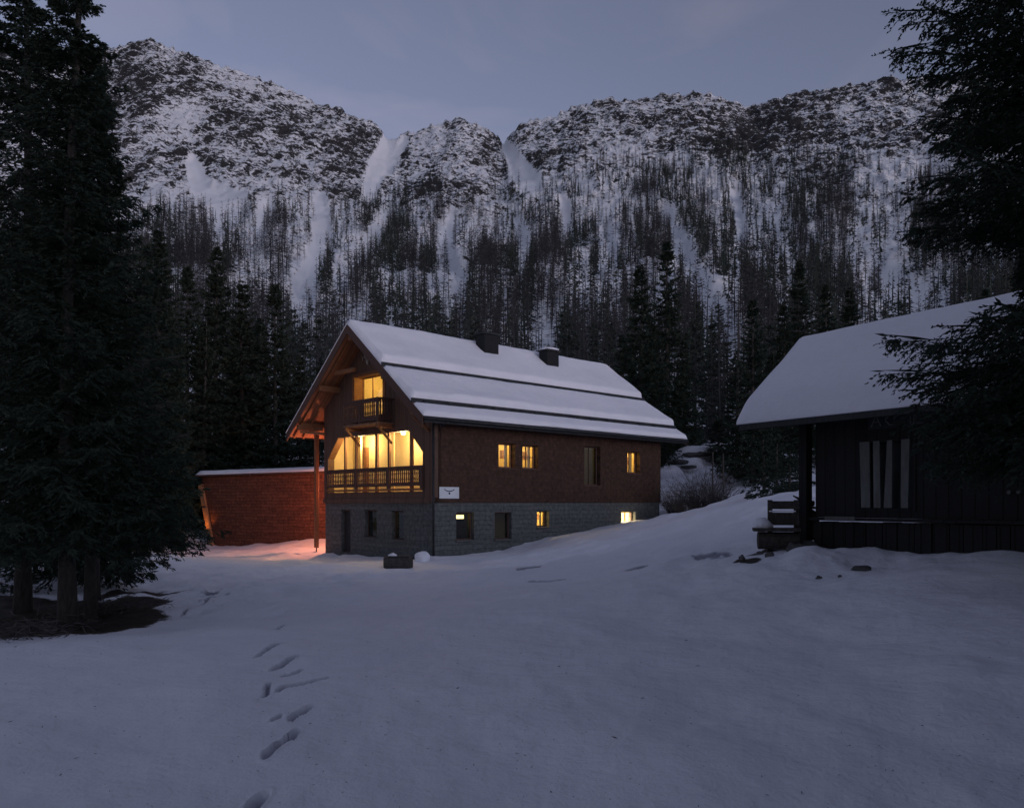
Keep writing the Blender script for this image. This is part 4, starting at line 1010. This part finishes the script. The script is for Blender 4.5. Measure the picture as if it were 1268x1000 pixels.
skirt = [(i, i + 1200, i + 1201, i + 1) for i in range(59)] + [(i * 60, i * 60 + 60, i * 60 + 1260, i * 60 + 1200) for i in range(19)]
mesh_obj('snow_layer', np_mesh('snow_layer', v, np.r_[f, f[:, ::-1] + 1200, np.array(skirt)], [M['snow']], True), shed)
mb = MB(); z0b = bL + .5
mb.bar((.02, -.12, ztL - .55), (off + .06, -.12, z0b - .1), .16, .36, up=(1, 0, 0)); mb.build('leaning_beam', M['brightlarch'], shed, bevel=.01)
mb = MB(); mb.tube([(off - .12, -.5, z0b - .35), (off - .10, -.48, z0b - .08)], [.05, .07], 10); mb.build('ground_spotlight', M['metal'], shed)
mb = MB(); mb.tube([(off - .10, -.48, z0b - .075), (off - .10, -.475, z0b - .055)], [.06, .055], 10); mb.build('spotlight_lens', M['bulb'], shed)
sp = bpy.data.lights.new('beam_spot', 'SPOT'); sp.energy = 1300; sp.color = (1, .36, .08); sp.spot_size = math.radians(58); sp.spot_blend = .6; sp.shadow_soft_size = .03
so = bpy.data.objects.new('beam_spot', sp); so.location = (off - .2, -1.6, z0b + .0)
so.rotation_euler = (Vector((.45, -.15, (ztL + z0b) / 2 + .7)) - Vector((off - .2, -1.6, z0b))).to_track_quat('-Z', 'Y').to_euler(); link(so, shed)

# hollow log trough by the chalet corner
tx = at(493, 700, 33.5); gz = G(tx[0], tx[1])
tr = empty('log_trough', (tx[0], tx[1], gz), .25); tag(tr, 'dark hollowed log trough lying in the snow before the chalet corner', 'trough')
mb = MB(); mb.tube([(-.58, 0, .2), (-.5, 0, .2), (.5, 0, .19), (.58, 0, .19)], [.24, .29, .29, .24], 14); mb.build('log', M['bark'], tr)
mb = MB(); mb.box(-.42, .42, -.17, .17, .44, .50); mb.build('trough_opening', M['dimwood'], tr, bevel=.02)
mb = MB(); mb.tube([(-.40, .02, .50), (-.2, .02, .535), (-.05, .02, .50)], [.05, .10, .04], 10); mb.build('snow_patch', M['snow'], tr, True)
def boulder(name, x, y, sx, sy, sz, seed, mat, label, cat, group=None, sink=.3, kind=None):
    n1, n2 = 14, 22; v = []
    for i in range(n1 + 1):
        ph = PI * i / n1
        for j in range(n2):
            t = 2 * PI * j / n2; d = np.array([math.sin(ph) * math.cos(t), math.sin(ph) * math.sin(t), math.cos(ph)])
            k = .75 + .5 * float(vnoise(np.array([d[0] * 1.7 + seed + d[2]]), np.array([d[1] * 1.7 + d[2] * 1.3 + seed]), seed)[0]); v.append((d[0] * sx * k, d[1] * sy * k, d[2] * sz * k))
    f = [(i * n2 + j, i * n2 + (j + 1) % n2, (i + 1) * n2 + (j + 1) % n2, (i + 1) * n2 + j) for i in range(n1) for j in range(n2)]
    o = mesh_obj(name, np_mesh(name, v, f, [mat], True), None, (x, y, G(x, y) + sz * (1 - 2 * sink) * .5)); return tag(o, label, cat, group, kind)
bx_ = at(523, 697, 35.5); boulder('snow_heap', bx_[0], bx_[1], .32, .3, .34, 3, M['snow'], 'small rounded heap of snow between log trough and downpipe', 'snow heap', sink=.2)
bx_ = at(508, 697, 36.3)
mb = MB(); gz = G(bx_[0], bx_[1]); mb.bar((bx_[0] - .3, bx_[1], gz + .06), (bx_[0] + .9, bx_[1] - .4, gz + .10), .22, .10)
tag(mb.build('plank', M['bark']), 'dark plank lying between the log trough and the stone corner', 'plank')

# bare shrubs and posts right of the chalet
def shrub(px, d, h, r, n, seed, label):
    R_ = np.random.default_rng(seed); x = (px - CX) / F * d; root = empty('bare_shrub', (x, d, G(x, d) - .05)); tag(root, label, 'shrub', 'bare shrubs beside the chalet')
    out = []
    a = R_.random(n) * 6.283; l = R_.uniform(.5, 1, n) * h; lean = R_.uniform(.15, .95, n)
    p = np.stack([np.cos(a) * .25 * r * R_.random(n), np.sin(a) * .25 * r * R_.random(n), 0 * a], -1)
    d0 = np.stack([np.cos(a) * lean, np.sin(a) * lean, np.ones(n)], -1); segs = 5; cur = p; dd = unit(d0)
    for s in range(segs):
        nx = cur + dd * (l / segs)[:, None]; out.append(kites(cur, nx + dd * .02, .028 * (1 - s / segs) + .01, R_))
        for _ in range(3):
            t = unit(dd + R_.normal(0, .5, dd.shape)); q = cur + (nx - cur) * R_.random((n, 1)); out.append(kites(q, q + t * (l * R_.uniform(.08, .24, n))[:, None], .012, R_))
        cur = nx; dd = unit(dd + R_.normal(0, .16, dd.shape) + np.array([0, 0, -.08]))
    v = np.concatenate(out); mesh_obj('branches', np_mesh('branches', v, kite_faces(len(v)), [M['twig']]), root)
shrub(868, 47, 2.9, 2.0, 260, 1, 'large leafless shrub with fanning twigs in front of the snowy mound'); shrub(835, 50, 2.2, 1.6, 170, 2, 'leafless shrub close against the far corner of the chalet'); shrub(890, 44, 2.0, 1.3, 150, 3, 'leafless shrub next to the dark spruce foot'); shrub(848, 46.5, 1.6, 1.3, 130, 4, 'low leafless shrub between the two larger ones, at the snow edge')
for k, (px, d, py) in enumerate(((882.5, 52, 560), (895.5, 53, 562))):
    p = at(px, py, d); gz = G(p[0], p[1]); mb = MB(); mb.tube([(0, 0, -.2), (0, 0, p[2] - gz)], .05, 8); mb.tube([(0, 0, p[2] - gz), (0, 0, p[2] - gz + .05)], [.06, .02], 8)
    tag(mb.build('marker_post', M['bark'], loc=(p[0], p[1], gz)), ('thin dark post rising out of the shrubs, nearer the chalet', 'thin dark post rising out of the shrubs, nearer the dark spruce')[k], 'post', 'marker posts')
for k, (px, py, d, s) in enumerate(((846, 572, 66, 1.3), (866, 568, 68, 1.9), (888, 572, 70, 1.6), (830, 580, 64, 1.0), (905, 578, 68, 1.1))):
    p = at(px, py, d); boulder('snow_covered_boulder', p[0], p[1], s * 1.2, s, s * .7, 20 + k, M['snow'], 'snow-covered boulder on the mound behind the bare shrubs', 'boulder', 'snowy boulders on the mound', sink=.3)
for k, (px, py, d, s) in enumerate(((858, 563, 66.2, .55), (872, 562, 66.0, .5), (839, 572, 64, .5), (852, 578, 64.2, .4))):
    p = at(px, py, d); o = boulder('rock', p[0], p[1], s * 1.5, s, s * .4, 40 + k, M['rock'], 'dark rock face showing through the snowy mound behind the shrubs', 'rock', 'dark rocks in the mound'); o.location.z = p[2]

# ------------------------------------------------------------------ the hut on the right
HB = np.array([5.36, 14.5]); xd = np.array([.529, -.849]); yd = np.array([.849, .529])
hz0 = EYE - .98
hut = empty('wooden_hut', (HB[0], HB[1], hz0), math.atan2(xd[1], xd[0]))
tag(hut, 'dark weathered wooden hut with thick snow on its roof and slatted shutter', 'hut')
def hl(px, py, t=0.0):                              # photo point on the hut's front plane y = t -> (s, z)
    r = (px - CX) / F; b = HB + t * yd; s = (r * b[1] - b[0]) / (xd[0] - r * xd[1]); return s, EYE - hz0 + (YH - py) / F * (b[1] + s * xd[1])
HLn, HW = 7.2, 3.2
wz = hl(1010, 640)[1]; wt = 2.95
win = (hl(1066, 600)[0], hl(1131, 600)[0], hl(1066, 629)[1], hl(1066, 549)[1])
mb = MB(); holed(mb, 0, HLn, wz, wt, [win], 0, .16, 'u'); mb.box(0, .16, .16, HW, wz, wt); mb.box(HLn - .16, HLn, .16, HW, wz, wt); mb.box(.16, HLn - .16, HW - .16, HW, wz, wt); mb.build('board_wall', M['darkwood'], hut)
mb = MB(); k = 0.0; rr = np.random.default_rng(3)
while k < HLn:
    w_ = float(rr.uniform(.16, .30)); mb.box(k + .008, min(k + w_, HLn) - .008, -.05 - float(rr.uniform(0, .03)), 0.10, -.6, wz - .06 - float(rr.uniform(0, .02))); k += w_
mb.build('plinth_boards', M['darkwood'], hut)
mb = MB(); mb.box(-.05, HLn, -.14, .02, wz - .05, wz - .002); mb.build('sill_plank', M['darkwood'], hut)
s0 = hl(1024, 636, -.1)[0]; s1 = hl(1061, 636, -.1)[0]
mb = MB(); mb.box(s0, s1, -.16, -.141, wz - .04, wz + .02); mb.build('pale_batten', M['greywood'], hut)
mb = MB(); ww = win[1] - win[0]
mb.box(win[0] - .05, win[0], -.02, .05, win[2] - .05, win[3] + .05); mb.box(win[1], win[1] + .05, -.02, .05, win[2] - .05, win[3] + .05); mb.box(win[0], win[1], -.02, .05, win[3], win[3] + .05); mb.box(win[0], win[1], -.02, .05, win[2] - .05, win[2])
wf = mb.build('window_frame', M['darkwood'], hut)
for (a, b_, c, d_) in ((1065, 1077, 1067, 1078), (1081.5, 1089.5, 1082.5, 1091), (1099, 1105.5, 1095, 1105), (1116.5, 1127, 1116, 1125)):
    q = [hl(a, 550, -.03)[0], hl(b_, 550, -.03)[0], hl(d_, 550, -.03)[0], hl(c, 550, -.03)[0]]; mb = MB()
    A = [(q[3], -.045, win[2] + .01), (q[2], -.045, win[2] + .01), (q[1], -.045, win[3] + .02), (q[0], -.045, win[3] + .02)]; mb.hexa(A, [(p[0], -.022, p[2]) for p in A]); mb.build('shutter_board', M['greywood'], wf)
mb = MB(); mb.box(win[0], win[1], .155, .158, win[2], win[3]); mb.build('pane', M['metal'], wf)
# name board with routed letters
b0 = hl(1075, 522, -.06)[0]; b1 = hl(1160, 522, -.06)[0]; bzt = hl(1075, 512, -.06)[1]; bzb = hl(1075, 532, -.06)[1]
mb = MB(); mb.box(b0, b1, -.06, -.02, bzb, bzt); nb = mb.build('name_board', M['dimwood'], hut, bevel=.005)
def strokes(mb, segs, x, z, w, h, y, t):
    for (ax_, az_, bx2, bz2) in segs: mb.bar((x + ax_ * w, y, z + az_ * h), (x + bx2 * w, y, z + bz2 * h), .008, t, up=(1, 0, 0.01))
GL = {'A': [(0, 0, .5, 1), (.5, 1, 1, 0), (.22, .4, .78, .4)], 'C': [(1, .9, .5, 1), (.5, 1, 0, .6), (0, .6, 0, .4), (0, .4, .5, 0), (.5, 0, 1, .1)], 'I': [(.5, 0, .5, 1)], 'L': [(.2, 1, .2, 0), (.2, 0, .9, 0)]}
mb = MB(); H_ = (bzt - bzb); Wd = b1 - b0
for ch, fx in (('A', .05), ('C', .27), ('I', .56), ('I', .61), ('L', .69)): strokes(mb, GL[ch], b0 + fx * Wd, bzb + .16 * H_, .15 * Wd, .68 * H_, -.063, .022)
mb.build('carved_letter', M['greywood'], nb)
# roof of the hut: eave line, ridge line, raked verge
def loc_h(P): d = np.array(P[:2]) - HB; return (float(d @ xd), float(d @ yd), float(P[2]) - hz0)
eL = loc_h(at(917, 519, 14.93)); rL = loc_h(at(988, 420, 16.77))
ez = eL[2] - .03; rz_ = rL[2] - .20; ey, ry = eL[1], rL[1]; ex, rx = eL[0], rL[0]
def hroof(y): return ez - .04 + (rz_ - ez) * (y - ey) / (ry - ey) if y <= ry else ez - .04 + (rz_ - ez) * (2 * ry - y - ey) / (ry - ey)
mb = MB(); XR = HLn + 1.0; th_ = .14
A = [(ex, ey, hroof(ey) - th_), (rx, ry, hroof(ry) - th_), (rx, ry, hroof(ry)), (ex, ey, hroof(ey))]; mb.hexa(A, [(XR, p[1], p[2]) for p in A])
y2 = 2 * ry - ey; A = [(rx, ry, hroof(ry) - th_), (ex, y2, hroof(ey) - th_), (ex, y2, hroof(ey)), (rx, ry, hroof(ry))]; mb.hexa(A, [(XR, p[1], p[2]) for p in A])
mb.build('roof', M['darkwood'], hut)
mb = MB(); mb.bar((ex - .0, ey - .02, hroof(ey) - .08), (XR, ey - .02, hroof(ey) - .08), .04, .10); mb.build('eave_board', M['dimwood'], hut)
for xx_, ln in ((.1, 1), (2.2, 1), (4.5, 1)): mb = MB(); mb.box(xx_ - .08, xx_ + .08, ey + .12, 0, wt - .55, wt - .35); mb.build('rafter_end', M['darkwood'], hut)
mb = MB(); mb.box(ex + .1, HLn, -.16, .0, wt - .33, wt - .13); mb.build('wall_plate', M['dimwood'], hut)
mb = MB(); mb.box(-.28, -.12, -.10, .06, -.3, wt - .1); mb.build('corner_post', M['darkwood'], hut)
for k in (1250, 1262):
    s_, z_ = hl(k, 610, -.05); mb = MB(); mb.tube([(s_, 0.0, z_), (s_, -.04, z_), (s_, -.07, z_ + .01)], [.018, .018, .03], 8); mb.build('hook', M['greywood'], hut)
# snow on the hut
def hut_snow(side, name):
    us = np.linspace(0, 1, 120); ts = np.unique(np.r_[0, .01, .03, .06, .1, np.linspace(.14, 1, 28)]); U_, T_ = np.meshgrid(us, ts)
    x0 = ex - .05 + (rx - ex) * T_; X = x0 + (XR - x0) * U_; Yv = ey - .05 + (ry - ey + .05) * T_
    Z = np.vectorize(hroof)(Yv)
    dl = (Yv - ey + .05); du = X - x0; pr = lambda d, w: np.sqrt(np.clip(1 - (1 - np.clip(d / w, 0, 1)) ** 2, 0, 1))
    th = .26 * pr(dl, .45) * (.35 + .65 * pr(du, .22)) * (1 + .25 * (fbm(X / 1.4, Yv / 1.1, 3, 7) - .5)) + .02
    Yt = Yv - .25 * th * (1 - T_) ** 4
    if side: Yv = 2 * ry - Yv; Yt = 2 * ry - Yt
    v = np.r_[np.stack([X, Yt, Z + th + .005], -1).reshape(-1, 3), np.stack([X, Yv, Z + .004], -1).reshape(-1, 3)]; n, m_ = X.shape; f = grid_faces(n, m_)
    sk_ = [(i, i + n * m_, i + 1 + n * m_, i + 1) for i in range(m_ - 1)] + [(i * m_, i * m_ + m_, (i + 1) * m_ + n * m_, i * m_ + n * m_) for i in range(n - 1)]
    mesh_obj(name, np_mesh(name, v, np.r_[f, f[:, ::-1] + n * m_, np.array(sk_)], [M['snow']], True), hut)
hut_snow(0, 'snow_layer'); hut_snow(1, 'snow_layer')

# bench beside the hut
bp_ = at(972, 668, 14.3); bnz = at(972, 677, 14.3)[2]
bench = empty('wooden_bench', (bp_[0], bp_[1], bnz), -.22); tag(bench, 'old dark wooden bench with snow on its seat, left of the hut', 'bench')
mb = MB(); mb.box(-.55, .22, -.42, -.02, .28, .34); mb.build('seat', M['bark'], bench, bevel=.008)
for (z0_, z1_) in ((.66, .80), (.38, .60)):
    mb = MB(); A = [(-.28, .0, z0_), (.24, .0, z0_), (.24, .05, z1_), (-.28, .05, z1_)]; mb.hexa(A, [(p[0], p[1] + .035, p[2]) for p in A]); mb.build('backrest', M['bark'], bench)
for xx_ in (-.24, .20): mb = MB(); mb.box(xx_ - .04, xx_ + .04, .09, .15, -.1, .82); mb.build('leg', M['bark'], bench)
mb = MB(); mb.tube([(-.47, -.24, .12), (.20, -.20, .13)], [.15, .14], 12); mb.build('log_support', M['bark'], bench)
mb = MB(); mb.tube([(-.40, .02, .10), (.22, .04, .11)], [.13, .13], 12); mb.build('log_support', M['bark'], bench)
mb = MB(); mb.tube([(-.54, -.2, .36), (-.46, -.21, .38), (-.36, -.22, .39), (-.22, -.2, .35)], [.05, .13, .13, .04], 12); mb.build('snow_patch', M['snow'], bench, True)
mb = MB(); mb.box(-.26, .18, .005, .055, .662 - .05, .664 - .03); mb.build('snow_patch', M['snow'], bench)
# round block at the hut corner
q = at(1001, 640, 14.9); qz = at(1001, 668, 14.9)[2]
mb = MB(); mb.tube([(0, 0, 0), (0, 0, .12), (0, 0, .34), (0, 0, .50), (0, 0, .56)], [.17, .20, .21, .17, .08], 16)
br_ = mb.build('wooden_barrel', M['bark'], loc=(q[0] - .02, q[1], qz), smooth=True); tag(br_, 'round dark barrel wedged between bench and hut corner', 'barrel')
mb = MB(); mb.tube([(0, 0, 0), (0, 0, .03), (0, 0, .05)], [.21, .20, .1], 16); mb.tube([(-.26, 0, .24), (0, 0, .1), (.12, 0, .1)], [.01, .05, .05], 8)
mb2 = MB(); mb2.v = [(x_, y_, z_ + .56) for x_, y_, z_ in mb.v]; mb2.f = mb.f; mb2.build('lid', M['bark'], br_)

# stones poking out of the snow
for k, (px, py, s, w_) in enumerate(((919, 692, .05, .7), (941, 686, .04, .9), (953, 688, .05, 1.0), (985, 681, .09, 1.2), (972, 679, .07, 1.0), (1066, 706, .05, 2.0), (1014, 716, .03, 1.0), (1002, 678, .1, 1.1), (1040, 714, .02, 1.0))):
    d = 14.2
    for _ in range(15): x = (px - CX) / F * d; d = .5 * d + .5 * (EYE - G(x, d)) * F / (py - YH)
    boulder('stone', (px - CX) / F * d, d, s * 1.5 * w_, s * 1.2, s * 1.25, 60 + k, M['rock'], 'dark stone poking out of the snow in front of bench and hut', 'stone', 'stones in the snow by the hut', sink=.35)
# fallen boughs under the left spruce
R2 = np.random.default_rng(5)
for k, (px, py) in enumerate(((125, 762), (18, 790), (55, 782), (10, 735), (140, 755))):
    d = 13.0
    for _ in range(15): x = (px - CX) / F * d; d = .5 * d + .5 * (EYE - G(x, d)) * F / (py - YH)
    x = (px - CX) / F * d; n = 420; a = R2.normal(0, 1, (n, 3)) * np.array([.38, .25, .10]); a[:, 2] = np.abs(a[:, 2]) + .01
    dd = unit(R2.normal(0, 1, (n, 3)) * np.array([1, .8, .35])); v = kites(a, a + dd * R2.uniform(.08, .30, n)[:, None], .016, R2)
    o = mesh_obj('brushwood', np_mesh('brushwood', v, kite_faces(len(v)), [M['twig']]), None, (x, d, G(x, d)))
    tag(o, ('tangle of fallen branches at the right foot of the thick spruce trunk', 'fallen branches at the far left edge of the snow', 'fallen branches before the left spruce trunks', 'brushwood behind the leftmost spruce trunk', 'small twig pile where shade meets the yard')[k], 'branches', 'fallen branches', kind='stuff')
# needles and bits of bark scattered on the snow
n = 3600; a = R2.uniform(-.75, .75, n); Yd = np.exp(R2.uniform(math.log(4), math.log(30), n)); X = a * Yd
kp = fbm(X / 1.5, Yd / 1.5, 2, 12) > R2.uniform(.0, .9, n); X, Yd = X[kp], Yd[kp]; n = len(X)
Zd = H(X, Yd) + near_detail(X, Yd) + .006 + prints(X, Yd)[0]
P = np.stack([X, Yd, Zd], -1); dd = unit(np.stack([R2.normal(size=n), R2.normal(size=n), R2.normal(size=n) * .15], -1)); L_ = R2.uniform(.006, .026, n) * np.where(R2.random(n) < .05, 2.2, 1)
v = kites(P, P + dd * L_[:, None], L_ * .22, R2, unit(np.stack([R2.normal(0, .3, n), R2.normal(0, .3, n) - .4, np.ones(n)], -1)))
tag(mesh_obj('needle_litter', np_mesh('needle_litter', v, kite_faces(len(v)), [M['bark']])), 'dark needles and bark crumbs scattered over the snow', 'litter', kind='stuff')

# ------------------------------------------------------------------ sky, light, camera
w = bpy.data.worlds.new('World'); bpy.context.scene.world = w; w.use_nodes = True
nt = w.node_tree; nt.nodes.clear(); out = nt.nodes.new('ShaderNodeOutputWorld'); bg = nt.nodes.new('ShaderNodeBackground'); nt.links.new(bg.outputs[0], out.inputs[0])
sky = nt.nodes.new('ShaderNodeTexSky'); sky.sky_type = 'NISHITA'; sky.sun_disc = False
SE, SRt = math.radians(3.0), math.radians(138)
sky.sun_elevation = SE; sky.sun_rotation = SRt; sky.altitude = 1500; sky.air_density = 1.0; sky.dust_density = 0.6; sky.ozone_density = 2.0
tc = nt.nodes.new('ShaderNodeTexCoord'); mp = nt.nodes.new('ShaderNodeMapping'); mp.inputs['Scale'].default_value = (1.6, 1.3, 3.4); mp.inputs['Location'].default_value = (3.1, .7, 1.9); nt.links.new(tc.outputs['Generated'], mp.inputs[0])
cn = nt.nodes.new('ShaderNodeTexNoise'); cn.inputs['Scale'].default_value = 2.2; cn.inputs['Detail'].default_value = 6; cn.inputs['Distortion'].default_value = .8; nt.links.new(mp.outputs[0], cn.inputs['Vector'])
cr = ramp(nt, cn.outputs['Fac'], [(.48, (0, 0, 0)), (.70, (1, 1, 1))])
hs = nt.nodes.new('ShaderNodeHueSaturation'); hs.inputs['Saturation'].default_value = .5; hs.inputs['Value'].default_value = 1.0; nt.links.new(sky.outputs[0], hs.inputs['Color'])
tint = nt.nodes.new('ShaderNodeMix'); tint.data_type = 'RGBA'; tint.blend_type = 'MULTIPLY'; tint.inputs['Factor'].default_value = 1; tint.inputs['B'].default_value = (.925, .88, 1.09, 1); nt.links.new(hs.outputs[0], tint.inputs['A'])
cl = nt.nodes.new('ShaderNodeMix'); cl.data_type = 'RGBA'; nt.links.new(cr.outputs[0], cl.inputs['Factor']); nt.links.new(tint.outputs['Result'], cl.inputs['A'])
c2 = nt.nodes.new('ShaderNodeMix'); c2.data_type = 'RGBA'; c2.blend_type = 'MULTIPLY'; c2.inputs['Factor'].default_value = 1; c2.inputs['B'].default_value = (1.34, 1.18, 1.08, 1); nt.links.new(tint.outputs['Result'], c2.inputs['A'])
nt.links.new(c2.outputs['Result'], cl.inputs['B']); nt.links.new(cl.outputs['Result'], bg.inputs[0]); bg.inputs[1].default_value = .10
sl = bpy.data.lights.new('sun', 'SUN'); sl.energy = .20; sl.angle = math.radians(35); sl.color = (.86, .88, 1.0)
so = bpy.data.objects.new('sun', sl); link(so)
sd = Vector((math.sin(SRt) * math.cos(math.radians(12)), math.cos(SRt) * math.cos(math.radians(12)), math.sin(math.radians(12)))); so.rotation_euler = (-sd).to_track_quat('-Z', 'Y').to_euler()

cam = bpy.data.cameras.new('camera'); co = bpy.data.objects.new('camera', cam); link(co)
co.location = (0, 0, EYE); co.rotation_euler = (PI / 2, 0, 0)
cam.sensor_width = 36; cam.lens = F / 1268 * 36; cam.shift_y = (YH - 500) / 1268; cam.clip_end = 5000; cam.clip_start = .1
sc = bpy.context.scene; sc.camera = co
sc.view_settings.view_transform = 'Standard'; sc.view_settings.look = 'None'; sc.view_settings.exposure = 1.08; sc.view_settings.gamma = 1
